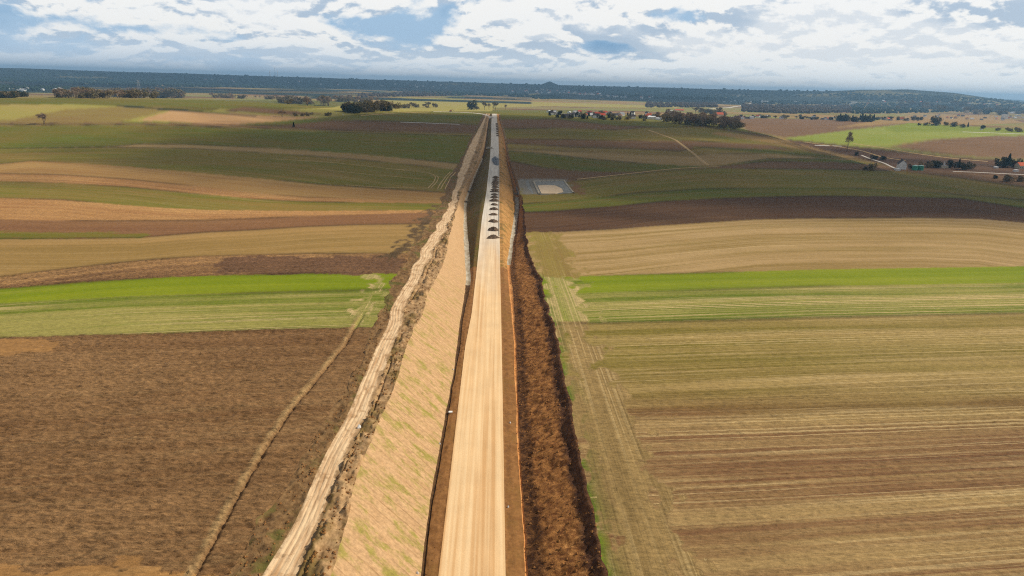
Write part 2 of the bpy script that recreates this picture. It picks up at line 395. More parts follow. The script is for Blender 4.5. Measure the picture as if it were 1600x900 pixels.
KG = 1-ss(545, 690, PYc+60*(fbm(X/22, Y/5, 4)-.5))
CA = np.array([FD[n][0] for n in names]); CB = np.array([FD[n][1] for n in names])
PR = np.array([[FD[n][2], FD[n][3], FD[n][4]] for n in names])
bankc = lin((168,136,92))
GA = CA[FID].astype(np.float32); GB = CB[FID].astype(np.float32); GP = PR[FID].astype(np.float32)
isn = ((FID == fid['nearR']) | (FID == fid['nearRg']))[..., None]; kk = KG[..., None]
GA = np.where(isn, CA[fid['nearR']]*(1-kk)+CA[fid['nearRg']]*kk, GA); GB = np.where(isn, CB[fid['nearR']]*(1-kk)+CB[fid['nearRg']]*kk, GB)
def blur(a):
    b_ = a.copy(); b_[:, 1:-1] = .25*a[:, :-2]+.5*a[:, 1:-1]+.25*a[:, 2:]; c_ = b_.copy()
    c_[1:-1] = .25*b_[:-2]+.5*b_[1:-1]+.25*b_[2:]; return c_
GA = blur(GA); GB = blur(GB)
GA = GA*(1-.45*BD[..., None]); GB = GB*(1-.45*BD[..., None])  # field edges darkened: grass balks plus furrow shadow painted into the colour
# grass and weeds along the broken top edge of the cutting, and dry stubble left of the verge
rough = np.select([np.isin(FID, [fid['plough'], fid['clods'], fid['clodsd']]), np.isin(FID, [fid['nearR'], fid['nearRg'], fid['headR'], fid['orange'], fid['pink']])], [.62, .2], 0.0)
jx = X-X[NL+NCc-1][None]
fcol = np.ones((NC, 1)); fcol[NL-1:NL+NCc+1] = 0
Z += fcol*near*rough*(.9*(fbm(X/1.3+3, Y/.5, 2)-.5)+.9*(fbm(X/14, Y/.8+7, 2)-.5)); gw = np.exp(-np.clip(jx-.2, 0, 99)/1.3)*(jx > -.3)*ss(.42, .56, fbm(X/1.6, Y/3.5, 4))*(1-ss(170, 330, Y))*(Y > 30)
gw = gw[..., None]; GA = GA*(1-gw)+lin((110,126,34))*gw; GB = GB*(1-gw)+lin((84,92,36))*gw
bf = bank_f[..., None]; GA = GA*(1-bf)+bankc*bf; GB = GB*(1-bf)+bankc*.85*bf

# ------------------------------------------------------------------ materials
def newmat(name, rough=.95, spec=.1):
    M = bpy.data.materials.new(name); M.use_nodes = True; nt = M.node_tree; b = nt.nodes['Principled BSDF']
    b.inputs['Roughness'].default_value = rough; b.inputs['Specular IOR Level'].default_value = spec
    return M, nt, b
class NT:
    def __init__(s, nt): s.nt = nt
    def n(s, t, **k):
        nd = s.nt.nodes.new(t)
        for a, v in k.items(): setattr(nd, a, v)
        return nd
    def l(s, a, b): s.nt.links.new(a, b)
    def put(s, sock, v):
        if isinstance(v, bpy.types.NodeSocket): s.l(v, sock)
        elif v is not None: sock.default_value = v
    def math(s, op, a, b=None, c=None, clamp=False):
        nd = s.n('ShaderNodeMath', operation=op, use_clamp=clamp)
        s.put(nd.inputs[0], a); s.put(nd.inputs[1], b)
        if c is not None: s.put(nd.inputs[2], c)
        return nd.outputs[0]
    def attr(s, name, out='Color'): return s.n('ShaderNodeAttribute', attribute_name=name).outputs[out]
    def mapv(s, v, sc=(1,1,1), loc=(0,0,0), rot=(0,0,0)):
        nd = s.n('ShaderNodeMapping'); s.l(v, nd.inputs[0]); nd.inputs['Scale'].default_value = sc; nd.inputs['Location'].default_value = loc; nd.inputs['Rotation'].default_value = rot
        return nd.outputs[0]
    def noise(s, v, scale=1, detail=4, rough=.55, dist=0):
        nd = s.n('ShaderNodeTexNoise'); s.l(v, nd.inputs['Vector']); nd.inputs['Scale'].default_value = scale
        nd.inputs['Detail'].default_value = detail; nd.inputs['Roughness'].default_value = rough; nd.inputs['Distortion'].default_value = dist
        return nd.outputs['Fac']
    def ramp(s, v, lo, hi, a=0, b=1):
        nd = s.n('ShaderNodeMapRange', interpolation_type='SMOOTHSTEP'); s.put(nd.inputs[0], v)
        for i, q in enumerate((lo, hi, a, b)): nd.inputs[i+1].default_value = q
        return nd.outputs[0]
    def mix(s, f, a, b, mode='MIX'):
        nd = s.n('ShaderNodeMix', data_type='RGBA', blend_type=mode); s.put(nd.inputs[0], f)
        for i, v in ((6, a), (7, b)):
            if isinstance(v, bpy.types.NodeSocket): s.l(v, nd.inputs[i])
            else: nd.inputs[i].default_value = (v[0], v[1], v[2], 1)
        return nd.outputs[2]
    def scale(s, c, f):
        nd = s.n('ShaderNodeVectorMath', operation='SCALE'); s.l(c, nd.inputs[0]); s.put(nd.inputs['Scale'], f); return nd.outputs[0]
    def pos(s): return s.n('ShaderNodeNewGeometry').outputs['Position']
    def bump(s, h, strength, dist):
        nd = s.n('ShaderNodeBump'); s.l(h, nd.inputs['Height']); s.put(nd.inputs['Strength'], strength); nd.inputs['Distance'].default_value = dist; return nd.outputs[0]

def ground_mat():
    M, nt, b = newmat('field_soil_and_crops'); T = NT(nt)
    ca = T.attr('ca'); cb = T.attr('cb'); fp = T.n('ShaderNodeSeparateColor'); T.l(T.attr('fp'), fp.inputs[0])
    uv = T.attr('fuv', 'Vector'); P = T.pos()
    st, cl, rt = fp.outputs[0], fp.outputs[1], fp.outputs[2]
    fine = T.noise(T.mapv(uv, (.010, 1.7, 1)), 1, 3, .6)
    mid = T.noise(T.mapv(uv, (.004, .16, 1), (31, 7, 0)), 1, 4, .6)
    big = T.noise(T.mapv(P, (.010, .014, .01)), 1, 4, .6)
    f = T.math('ADD', T.math('MULTIPLY', T.math('SUBTRACT', fine, .5), 1.6), T.math('MULTIPLY', T.math('SUBTRACT', mid, .5), 3.6))
    f = T.math('MULTIPLY', f, st)
    f = T.math('ADD', f, T.math('MULTIPLY', T.math('SUBTRACT', big, .5), 1.8))
    f = T.math('ADD', f, .5, clamp=True)
    c = T.mix(f, ca, cb)
    rl = T.noise(T.mapv(uv, (.004, 1.15, 1), (3, 77, 0)), 1, 2, .5)
    rl2 = T.ramp(rl, .53, .62); gate = T.ramp(T.noise(T.mapv(uv, (.012, .07, 1), (9, 3, 0)), 1, 2), .36, .58)
    rf = T.math('MULTIPLY', T.math('MULTIPLY', rl2, gate), T.math('MULTIPLY', rt, .7))
    c = T.mix(rf, c, (lin((198,172,122))*1.0))
    dk = T.ramp(T.noise(T.mapv(uv, (.007, 1.0, 1), (55, 12, 0)), 1, 2, .5), .60, .70)
    dkf = T.math('MULTIPLY', dk, T.math('MULTIPLY', st, .35))
    c = T.mix(dkf, c, T.scale(c, .55))
    # clods and mottling
    n1 = T.noise(T.mapv(P, (.75, 1.7, 1.2)), 1, 5, .78); n2 = T.noise(T.mapv(P, (.09, .17, .1)), 1, 5, .6)
    g = T.math('ADD', T.math('MULTIPLY', T.math('SUBTRACT', n1, .5), 2.9), T.math('MULTIPLY', T.math('SUBTRACT', n2, .5), .55))
    g = T.math('ADD', T.math('MULTIPLY', g, cl), 1.0); g = T.math('MAXIMUM', g, .35)
    c = T.scale(c, g)
    # dry stalks and straw flecks, long across the rows
    fl = T.ramp(T.noise(T.mapv(P, (.5, 2.2, 1), (8, 1, 0)), 1, 5, .7), .66, .74)
    c = T.mix(T.math('MULTIPLY', fl, T.math('MULTIPLY', cl, .45)), c, lin((186,158,112)))
    sk = T.noise(T.mapv(P, (1.1, 1.5, 1.2), (17, 5, 0)), 1, 4, .75)
    c = T.mix(T.math('MULTIPLY', T.ramp(sk, .57, .66), T.math('MULTIPLY', cl, .62)), c, T.scale(c, .42))
    c = T.mix(T.math('MULTIPLY', T.ramp(sk, .30, .40, 1, 0), T.math('MULTIPLY', cl, .42)), c, T.scale(c, 1.7))
    T.l(c, b.inputs['Base Color'])
    h = T.math('ADD', T.math('MULTIPLY', n1, 1), T.math('MULTIPLY', fine, .5))
    T.l(T.bump(h, T.math('MULTIPLY', cl, .9), .55), b.inputs['Normal'])
    return M
MG = ground_mat()

def simple(name, c1, c2, sc=(1,1,1), detail=5, lo=.35, hi=.65, bump=.0, bd=.2, rough=.95, spec=.1, rot=0):
    M, nt, b = newmat(name, rough, spec); T = NT(nt); P = T.pos()
    v = T.mapv(P, sc, rot=(0, 0, rot)); n = T.noise(v, 1, detail, .62)
    T.l(T.mix(T.ramp(n, lo, hi), lin(c1), lin(c2)), b.inputs['Base Color'])
    if bump: T.l(T.bump(n, bump, bd), b.inputs['Normal'])
    return M
def road_mat():
    M, nt, b = newmat('sandy_gravel_roadbed'); T = NT(nt); P = T.pos()
    sep = T.n('ShaderNodeSeparateXYZ'); T.l(P, sep.inputs[0])
    long_ = T.noise(T.mapv(P, (1.1, .014, 1)), 1, 5, .55, .25); l2 = T.noise(T.mapv(P, (.55, .006, 1), (5, 5, 0)), 1, 3, .6)
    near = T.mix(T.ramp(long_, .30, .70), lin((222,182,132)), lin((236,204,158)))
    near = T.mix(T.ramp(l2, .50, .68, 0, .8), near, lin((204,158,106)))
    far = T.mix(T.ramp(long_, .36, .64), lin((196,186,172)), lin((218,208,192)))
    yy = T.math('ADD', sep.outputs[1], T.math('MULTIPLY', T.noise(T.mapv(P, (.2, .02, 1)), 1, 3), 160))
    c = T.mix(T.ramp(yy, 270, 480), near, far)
    g = T.noise(T.mapv(P, (3, 3, 3)), 1, 6, .7); pz = T.noise(T.mapv(P, (.25, .12, .1), (4, 4, 4)), 1, 4, .6)
    c = T.scale(c, T.math('ADD', T.math('MULTIPLY', T.math('SUBTRACT', g, .5), .35), T.math('ADD', T.math('MULTIPLY', T.math('SUBTRACT', pz, .5), .35), 1)))
    T.l(c, b.inputs['Base Color']); T.l(T.bump(T.math('ADD', g, long_), .35, .12), b.inputs['Normal'])
    return M
def slope_mat():
    M, nt, b = newmat('straw_mulched_slope'); T = NT(nt); P = T.pos()
    uv = T.attr('fuv', 'Vector')                       # u down the slope, v along the road with the skew of the rows
    s = T.noise(T.mapv(uv, (.30, 1.2, 1)), 1, 6, .62)
    c = T.mix(T.ramp(s, .25, .75), lin((176,140,100)), lin((198,162,120)))
    wv = T.n('ShaderNodeTexWave', wave_type='BANDS', bands_direction='Y', wave_profile='SAW'); T.l(T.mapv(uv, (1, 1, 1)), wv.inputs[0])
    wv.inputs['Scale'].default_value = .125; wv.inputs['Distortion'].default_value = .8; wv.inputs['Detail'].default_value = 2; wv.inputs['Detail Scale'].default_value = .5
    lnf = T.ramp(wv.outputs['Fac'], .86, 1.0); gt = T.ramp(T.noise(T.mapv(P, (.1, .1, .1)), 1, 3), .35, .6)
    lf = T.math('MULTIPLY', lnf, T.math('MULTIPLY', gt, .55))
    c = T.mix(lf, c, lin((128,92,54)))
    gr = T.noise(T.mapv(uv, (.20, .30, 1), (2, 9, 0)), 1, 8, .72); sep = T.n('ShaderNodeSeparateXYZ'); T.l(P, sep.inputs[0])
    amt = T.ramp(sep.outputs[1], 130, 260, .85, .12)
    gf = T.math('MULTIPLY', T.ramp(gr, .47, .63), amt)
    c = T.mix(gf, c, lin((142,134,60)))
    g = T.noise(T.mapv(P, (1.4, 1.4, 1.4)), 1, 8, .75)
    c = T.scale(c, T.math('ADD', T.math('MULTIPLY', T.math('SUBTRACT', g, .5), 1.5), 1))
    T.l(c, b.inputs['Base Color']); T.l(T.bump(T.math('ADD', T.math('ADD', g, T.math('MULTIPLY', s, .6)), T.math('MULTIPLY', lnf, .3)), .5, .2), b.inputs['Normal'])
    return M
def dark_mat():
    M, nt, b = newmat('raw_clay_cutting'); T = NT(nt); P = T.pos()
    uv = T.attr('fuv', 'Vector'); sp_ = T.n('ShaderNodeSeparateXYZ'); T.l(uv, sp_.inputs[0])
    n = T.noise(T.mapv(P, (.7, .8, .8)), 1, 8, .74, .4); n2 = T.noise(T.mapv(P, (.15, .06, .1)), 1, 4, .6)
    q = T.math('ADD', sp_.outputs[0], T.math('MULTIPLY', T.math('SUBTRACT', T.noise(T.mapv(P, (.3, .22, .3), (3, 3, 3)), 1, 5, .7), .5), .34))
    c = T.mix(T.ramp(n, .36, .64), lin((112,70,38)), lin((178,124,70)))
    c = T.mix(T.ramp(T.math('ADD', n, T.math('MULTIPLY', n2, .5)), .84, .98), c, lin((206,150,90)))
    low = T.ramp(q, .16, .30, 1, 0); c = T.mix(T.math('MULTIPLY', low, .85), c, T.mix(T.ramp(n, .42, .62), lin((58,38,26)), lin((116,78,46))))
    top = T.ramp(q, .70, .84); c = T.mix(T.math('MULTIPLY', top, .9), c, T.mix(T.ramp(n, .4, .6), lin((70,46,34)), lin((104,72,50))))  # topsoil brown near the crest, with the scarp's shadow put into the colour
    T.l(c, b.inputs['Base Color']); T.l(T.bump(n, 1.0, .8), b.inputs['Normal'])
    return M
def track_mat():
    M, nt, b = newmat('pale_sandy_track'); T = NT(nt); P = T.pos()
    uv = T.attr('fuv', 'Vector')
    n = T.noise(T.mapv(uv, (5, .10, 1)), 1, 6, .68, .5); n2 = T.noise(T.mapv(P, (.35, .35, .3)), 1, 7, .7)
    c = T.mix(T.ramp(n, .30, .62), lin((184,146,106)), lin((224,194,154)))
    c = T.mix(T.ramp(n2, .52, .64, 0, .75), c, lin((166,130,92)))
    c = T.mix(T.ramp(T.noise(T.mapv(P, (.9, .5, .5)), 1, 6, .7), .62, .70, 0, .6), c, lin((104,78,52)))
    sq = T.n('ShaderNodeSeparateXYZ'); T.l(uv, sq.inputs[0]); e1 = T.noise(T.mapv(P, (.28, .2, .3), (7, 7, 7)), 1, 5, .72)
    qd = T.math('ABSOLUTE', T.math('SUBTRACT', sq.outputs[0], .46)); ed = T.ramp(T.math('ADD', qd, T.math('MULTIPLY', T.math('SUBTRACT', e1, .5), .9)), .36, .50)
    c = T.mix(T.math('MULTIPLY', ed, .85), c, T.mix(T.ramp(n2, .4, .6), lin((126,98,66)), lin((164,132,94))))
    T.l(c, b.inputs['Base Color']); T.l(T.bump(T.math('ADD', n, n2), .45, .25), b.inputs['Normal'])
    return M
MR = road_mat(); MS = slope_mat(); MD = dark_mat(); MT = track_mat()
def soil2(name, c1, c2, c3, s=.5, bump=.7):
    M, nt, b = newmat(name); T = NT(nt); P = T.pos()
    n = T.noise(T.mapv(P, (s, s*.8, s)), 1, 8, .7); n2 = T.noise(T.mapv(P, (.13, .09, .1), (4, 2, 1)), 1, 5, .65)
    c = T.mix(T.ramp(n, .38, .62), lin(c1), lin(c2)); c = T.mix(T.ramp(n2, .5, .64), c, lin(c3))
    c = T.scale(c, T.math('ADD', T.math('MULTIPLY', T.math('SUBTRACT', T.noise(T.mapv(P, (2, 2, 2)), 1, 6, .75), .5), 1.0), 1))
    T.l(c, b.inputs['Base Color']); T.l(T.bump(n, bump, .4), b.inputs['Normal']); return M
MH = soil2('heaped_topsoil', (144,112,76), (186,152,110), (120,98,58))
MV = soil2('weedy_verge', (104,78,50), (138,108,72), (98,92,46), .8)
MB_ = soil2('compacted_shoulder', (128,88,50), (150,106,62), (136,98,54), .7, .4)
ME = soil2('embankment_soil', (152,110,60), (186,140,82), (120,98,50), .5, .6)
MEL = soil2('grassy_embankment', (112,84,46), (96,82,34), (92,84,30), .5, .6)
MDR = soil2('dark_ditch_soil', (70,50,32), (96,70,44), (84,60,38), .9, .7)
MOR = soil2('orange_sand_ditch', (200,140,82), (170,112,62), (206,150,92), .8, .5)
MCO = simple('pale_concrete', (188,178,158), (150,134,108), (.5, .22, .5), 5, .35, .65, .2, .05, .8, .2)

# ------------------------------------------------------------------ build terrain meshes
def set_props(o, **k):
    for a, v in k.items():
        if v is not None: o[a] = v
def grid_mesh(name, i0, i1, jmask, mats, matidx_fn=None, extra=False, kind='structure', uvw=None, label=None, category=None):
    """columns i0..i1 of the terrain grid, rows jmask[0]..jmask[1]"""
    j0, j1 = jmask
    x = X[i0:i1+1, j0:j1+1]; y = Y[i0:i1+1, j0:j1+1]; z = Z[i0:i1+1, j0:j1+1]
    a, b = x.shape; co = np.stack([x, y, z], -1).reshape(-1, 3).astype(np.float32)
    ii, jj = np.meshgrid(np.arange(a-1), np.arange(b-1), indexing='ij'); v0 = (ii*b+jj).ravel()
    q = np.stack([v0, v0+b, v0+b+1, v0+1], -1).astype(np.int32)
    me = bpy.data.meshes.new(name); me.vertices.add(len(co)); me.vertices.foreach_set('co', co.ravel())
    me.loops.add(q.size); me.loops.foreach_set('vertex_index', q.ravel())
    me.polygons.add(len(q)); me.polygons.foreach_set('loop_start', np.arange(0, q.size, 4, dtype=np.int32)); me.polygons.foreach_set('loop_total', np.full(len(q), 4, np.int32))
    me.update(calc_edges=True)
    me.polygons.foreach_set('use_smooth', np.ones(len(q), bool))
    for M in mats: me.materials.append(M)
    if extra:
        sx = slice(i0, i1+1); sy = slice(j0, j1+1)
        for nm, arr in (('ca', GA), ('cb', GB), ('fp', GP)):
            q4 = np.concatenate([arr[sx, sy].reshape(-1, 3), np.ones((a*b, 1), np.float32)], 1)
            at_ = me.attributes.new(nm, 'FLOAT_COLOR', 'POINT'); at_.data.foreach_set('color', q4.astype(np.float32).ravel())
        uv = np.stack([U[i0:i1+1, j0:j1+1].ravel(), V[i0:i1+1, j0:j1+1].ravel(), 0*x.ravel()], -1)
    else:
        if uvw is not None: uv = uvw(x, y).reshape(-1, 3)
        else: uv = np.stack([x, y, 0*x], -1).reshape(-1, 3)
    at_ = me.attributes.new('fuv', 'FLOAT_VECTOR', 'POINT'); at_.data.foreach_set('vector', uv.astype(np.float32).ravel())
    o = bpy.data.objects.new(name, me); COL.objects.link(o); set_props(o, kind=kind, label=label, category=category)
    return o
jE = int(np.searchsorted(rows, 1420)); NJ = NR-1
def cs(k): return NL+sum(NSUB[:ORD.index(k)])
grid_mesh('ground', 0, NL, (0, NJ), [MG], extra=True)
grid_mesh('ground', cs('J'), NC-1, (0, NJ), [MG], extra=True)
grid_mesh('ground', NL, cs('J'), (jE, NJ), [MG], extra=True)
grid_mesh('verge', cs('A'), cs('B'), (0, jE), [MV])
def frac(x, y):
    q = np.linspace(0, 1, x.shape[0])[:, None]+0*x; q = q+.03*(fbm(q*0+1, y/14, 3)-.5)*2
    return np.stack([q, y, 0*y], -1)
grid_mesh('dirt_track', cs('B'), cs('C'), (0, jE), [MT], uvw=frac)
grid_mesh('heaped_soil', cs('C'), cs('D'), (0, jE), [MH])
grid_mesh('slope', cs('D'), cs('E'), (0, jE), [MS], uvw=lambda x, y: np.stack([x, y+.55*x, 0*x], -1))
jc = int(np.searchsorted(rows, 238)); jc2 = int(np.searchsorted(rows, 760)); jd = int(np.searchsorted(rows, 262))
grid_mesh('ditch', cs('E'), cs('E2'), (0, jc), [MDR])
grid_mesh('drainage_channel', cs('E'), cs('E2'), (jc, jc2), [MCO])
grid_mesh('ditch', cs('E'), cs('E2'), (jc2, jE), [MDR])
grid_mesh('shoulder', cs('E2'), cs('G'), (0, jd), [MB_])
grid_mesh('embankment', cs('E2'), cs('G'), (jd, jE), [MEL])
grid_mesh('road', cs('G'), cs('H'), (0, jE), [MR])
grid_mesh('shoulder', cs('H'), cs('I'), (0, jd), [MB_])
grid_mesh('embankment', cs('H'), cs('I'), (jd, jE), [ME])
jr = int(np.searchsorted(rows, 272)); jr2 = int(np.searchsorted(rows, 520))
grid_mesh('ditch', cs('I'), cs('I2'), (0, jr), [MOR])
grid_mesh('drainage_channel', cs('I'), cs('I2'), (jr, jr2), [MCO])
grid_mesh('ditch', cs('I'), cs('I2'), (jr2, jE), [MOR])
jk = int(np.searchsorted(rows, 470))
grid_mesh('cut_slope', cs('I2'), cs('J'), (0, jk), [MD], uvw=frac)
grid_mesh('cut_slope', cs('I2'), cs('J'), (jk, jE), [MH])

# grid height lookup so that things stand on the finished terrain
def gz(x, y):
    j = min(max(int(np.searchsorted(rows, y))-1, 0), NR-2); tj = (y-rows[j])/(rows[j+1]-rows[j])
    za = np.interp(x, X[:, j], Z[:, j]); zb = np.interp(x, X[:, j+1], Z[:, j+1]); return float(za*(1-tj)+zb*tj)

# ------------------------------------------------------------------ mesh helpers
def mesh_obj(name, vs, fs, mat, parent=None, smooth=False, loc=None):
    me = bpy.data.meshes.new(name); me.from_pydata([tuple(v) for v in vs], [], fs); me.update()
    mats = mat if isinstance(mat, (list, tuple)) else [mat]
    for M in mats: me.materials.append(M)
    if smooth: me.polygons.foreach_set('use_smooth', [True]*len(me.polygons))
    o = bpy.data.objects.new(name, me); COL.objects.link(o)
    if parent: o.parent = parent
    if loc: o.location = loc
    return o
def empty(name, loc=(0,0,0), rz=0, sc=1, **k):
    o = bpy.data.objects.new(name, None); COL.objects.link(o); o.location = loc; o.rotation_euler = (0, 0, rz)
    o.scale = (sc, sc, sc) if not isinstance(sc, tuple) else sc; set_props(o, **k); return o
def copy_tree(o, parent=None):
    c = o.copy(); COL.objects.link(c)
    if parent: c.parent = parent
    for ch in list(o.children): copy_tree(ch, c)
    return c
class MB:
    def __init__(s): s.v = []; s.f = []
    def box(s, c, d, rz=0):
        n = len(s.v); ca, sa = math.cos(rz), math.sin(rz)
        for dz in (-.5, .5):
            for dx, dy in ((-.5,-.5),(.5,-.5),(.5,.5),(-.5,.5)):
                x, y = dx*d[0], dy*d[1]; s.v.append((c[0]+x*ca-y*sa, c[1]+x*sa+y*ca, c[2]+dz*d[2]))
        for q in ((3,2,1,0),(4,5,6,7),(0,1,5,4),(1,2,6,5),(2,3,7,6),(3,0,4,7)): s.f.append(tuple(n+i for i in q))
        return s
    def tube(s, p, r, k=5):
        n = len(s.v)
        for i, (a, rr) in enumerate(zip(p, r)):
            a = Vector(a); d = (Vector(p[min(i+1, len(p)-1)])-Vector(p[max(i-1, 0)])).normalized()
            u = d.orthogonal().normalized(); w = d.cross(u)
            for j in range(k):
                t = 2*math.pi*j/k; q = a+u*rr*math.cos(t)+w*rr*math.sin(t); s.v.append(tuple(q))
        for i in range(len(p)-1):
            for j in range(k): s.f.append((n+i*k+j, n+i*k+(j+1) % k, n+(i+1)*k+(j+1) % k, n+(i+1)*k+j))
        s.f.append(tuple(n+(len(p)-1)*k+j for j in range(k))); return s
    def quad(s, c, size, rnd):
        n = len(s.v); a = Vector((rnd.gauss(0,1), rnd.gauss(0,1), rnd.gauss(0,1))).normalized(); u = a.orthogonal().normalized(); w = a.cross(u); c = Vector(c)
        for x, y in ((-1,-.6),(1,-.7),(.8,.8),(-.7,.6)): s.v.append(tuple(c+u*x*size*.5+w*y*size*.5))
        s.f.append((n, n+1, n+2, n+3)); return s
    def build(s, name, mat, parent=None, smooth=False): return mesh_obj(name, s.v, s.f, mat, parent, smooth)

# ------------------------------------------------------------------ trees
MBK = simple('bark', (92,74,58), (70,56,44), (2,2,2))
def leafmat(name, c1, c2, c3):
    M, nt, b = newmat(name); T = NT(nt); oi = T.n('ShaderNodeObjectInfo'); P = T.pos()
    n = T.noise(T.mapv(P, (.35,.35,.35)), 1, 4, .6)
    c = T.mix(T.ramp(n, .4, .62), lin(c1), lin(c2)); c = T.mix(T.math('MULTIPLY', oi.outputs['Random'], .7), c, lin(c3)); T.l(c, b.inputs['Base Color'])
    return M
MTW = leafmat('bare_twigs', (150,124,104), (120,100,82), (160,140,110))
MTG = leafmat('olive_twigs', (128,116,78), (104,96,62), (142,122,86))
MCN = leafmat('conifer_needles', (38,54,34), (28,42,28), (44,62,36))
MEV = leafmat('dark_evergreen', (62,68,42), (46,54,34), (80,78,50))
def grow(mb, twigs, p, d, L, r, lvl, rnd, mx):
    pts = [p]; q = Vector(p); dd = Vector(d)
    for i in range(3):
        dd = (dd+Vector((rnd.gauss(0,.13), rnd.gauss(0,.13), rnd.gauss(.05,.08)))).normalized(); q = q+dd*L/3; pts.append(tuple(q))
    mb.tube(pts, [r, r*.85, r*.7, r*.5], 4 if lvl else 6)
    if lvl >= mx: twigs.append((Vector(pts[-1]), L)); twigs.append((Vector(pts[2]), L)); return
    for k in range(rnd.randint(3, 4)):
        a = rnd.uniform(0, 6.28); sp = rnd.uniform(.35, .85)
        o = dd.orthogonal().normalized(); o.rotate(__import__('mathutils').Quaternion(dd, a))
        nd = (dd*math.cos(sp)+o*math.sin(sp)).normalized(); st = Vector(pts[rnd.choice((2, 3, 3))])
        grow(mb, twigs, tuple(st), nd, L*rnd.uniform(.6, .82), r*.5, lvl+1, rnd, mx)
def make_tree(kind, seed, w=1.0, mat=None):
    """unit tree, 10 m tall"""
    rnd = random.Random(seed); root = empty(kind)
    tr = MB(); cr = MB()
    if kind == 'conifer':
        tr.tube([(0,0,0),(0,0,5),(0,0,9.6)], [.22,.14,.03], 6)
        for k in range(1300):
            h = rnd.uniform(.08, 1)**.8; rr = (1-h)*2.1*w+.1; a = rnd.uniform(0, 6.28); q = rr*math.sqrt(rnd.uniform(.15, 1))*(1+.2*math.sin(a*5+int(h*9)))
            cr.quad((q*math.cos(a), q*math.sin(a), h*10), rnd.uniform(.35, .75), rnd)
        M = mat or MCN
    elif kind == 'bush':
        tr.tube([(0,0,0),(0.1,0,2),(.3,.2,5)], [.3,.2,.1], 5)
        bl = [(rnd.gauss(0,2.6*w), rnd.gauss(0,2.6*w), rnd.uniform(1.5,6.5), rnd.uniform(1.6,3.2)) for _ in range(11)]
        for k in range(1300):
            b = rnd.choice(bl); v = Vector((rnd.gauss(0,1), rnd.gauss(0,1), rnd.gauss(0,1))).normalized()*b[3]*rnd.uniform(.5, 1.08)
            z = b[2]+v.z
            if z < .05: z = rnd.uniform(.05, 1.5)
            cr.quad((b[0]+v.x, b[1]+v.y, z), rnd.uniform(.4, .95), rnd)
        M = mat or MTG
    else:
        L = 3.4; tw = []
        tr.tube([(0,0,-.3),(.05,0,1.2),(.1,.05,2.6)], [.38,.28,.24], 7)
        for k in range(5):
            a = k*1.26+rnd.uniform(-.4, .4); sp = rnd.uniform(.15, .8)*w
            d = Vector((math.cos(a)*math.sin(sp), math.sin(a)*math.sin(sp), math.cos(sp)))
            grow(cr, tw, (.08, .04, rnd.uniform(1.9, 2.6)), d, L*rnd.uniform(.8, 1.05), .17, 0, rnd, 2)
        for p, l in tw:
            for _ in range(7):
                v = Vector((rnd.gauss(0,1), rnd.gauss(0,1), rnd.gauss(.25,1))).normalized(); q = p+v*rnd.uniform(.4, 1.0)
                cr.tube([tuple(p), tuple(q)], [.05, .02], 3)
                cr.quad(tuple(q), rnd.uniform(.2, .45) if kind == 'bare_tree' else rnd.uniform(.5, .9), rnd)
        M = mat or (MTW if kind == 'bare_tree' else MTG)
    tr.build('trunk', MBK, root); cr.build('crown', M, root)
    return root
PROTO = {
 'bare': [make_tree('bare_tree', s, w) for s, w in ((1,1.2),(2,1.0),(3,.8))],
 'olive': [make_tree('broadleaf_tree', s, w) for s, w in ((5,1.1),(6,.8))],
 'conifer': [make_tree('conifer', s, w) for s, w in ((8,1.0),(9,1.25))],
 'bush': [make_tree('bush', s, 1.0) for s in (11, 12)],
 'dark': [make_tree('bush', s, .8, MEV) for s in (13, 14)],
}
used = set()
def tree(kind, px, py, hpx, label, group=None, cat='tree', wide=1.0, pos=None):
    P = at(px, py) if pos is None else pos
    d = float(np.dot(np.array(P)-CAM, FW)); h = hpx*d/FPX
    k = random.randrange(len(PROTO[kind])); proto = PROTO[kind][k]
    if (kind, k) not in used: used.add((kind, k)); o = proto
    else: o = copy_tree(proto)
    x, y = float(P[0]), float(P[1]); z = gz(x, y) if y < 58000 else P[2]
    o.location = (x, y, z-.2); s = h/10; o.scale = (s*wide, s*wide, s); o.rotation_euler = (0, 0, random.uniform(0, 6.28))
    set_props(o, label=label, category=cat, group=group); return o
OR = ['first','second','third','fourth','fifth','sixth','seventh','eighth','ninth','tenth','eleventh','twelfth','thirteenth','fourteenth','fifteenth','sixteenth','seventeenth','eighteenth','nineteenth']
TENS = {2:'twent', 3:'thirt', 4:'fort', 5:'fift', 6:'sixt', 7:'sevent', 8:'eight', 9:'ninet'}
def ordn(i):
    if i < 19: return OR[i]
    n = i+1; t, u = divmod(n, 10)
    if n >= 100: return 'hundred and '+ordn(n-101) if n > 100 else 'hundredth'
    return TENS[t]+('ieth' if u == 0 else 'y-'+OR[u-1])

tree('bare', 69, 194, 18, 'lone bare round tree standing in the sunlit field at the far left', wide=1.35)
tree('bare', 441, 183, 11, 'small bare tree beside the brown field left of the dark copse', wide=1.3)
tree('conifer', 459, 199, 8.5, 'small dark green conifer alone in the field left of the road', cat='conifer', wide=1.25)
tree('bush', 462, 181.5, 7, 'low bare bush just right of the small bare tree', cat='bush', wide=1.0)
tree('bush', 473, 181.5, 6.5, 'middle low bush of the short row left of the dark copse', cat='bush', wide=1.0)
tree('bush', 482, 181.5, 8, 'right end bush of the short row left of the dark copse', cat='bush', wide=.9)
tree('bush', 514, 181, 8, 'bare bush by itself just before the dark copse', cat='bush', wide=1.2)
tree('dark', 737, 171.5, 17, 'big dark round tree behind the bend at the end of the road', wide=.9)
tree('olive', 757, 171.5, 13, 'open bare tree just right of the big round tree by the road end', wide=.8)
tree('bare', 764, 171, 10, 'slim bare tree, second right of the big round tree by the road end', wide=.8)
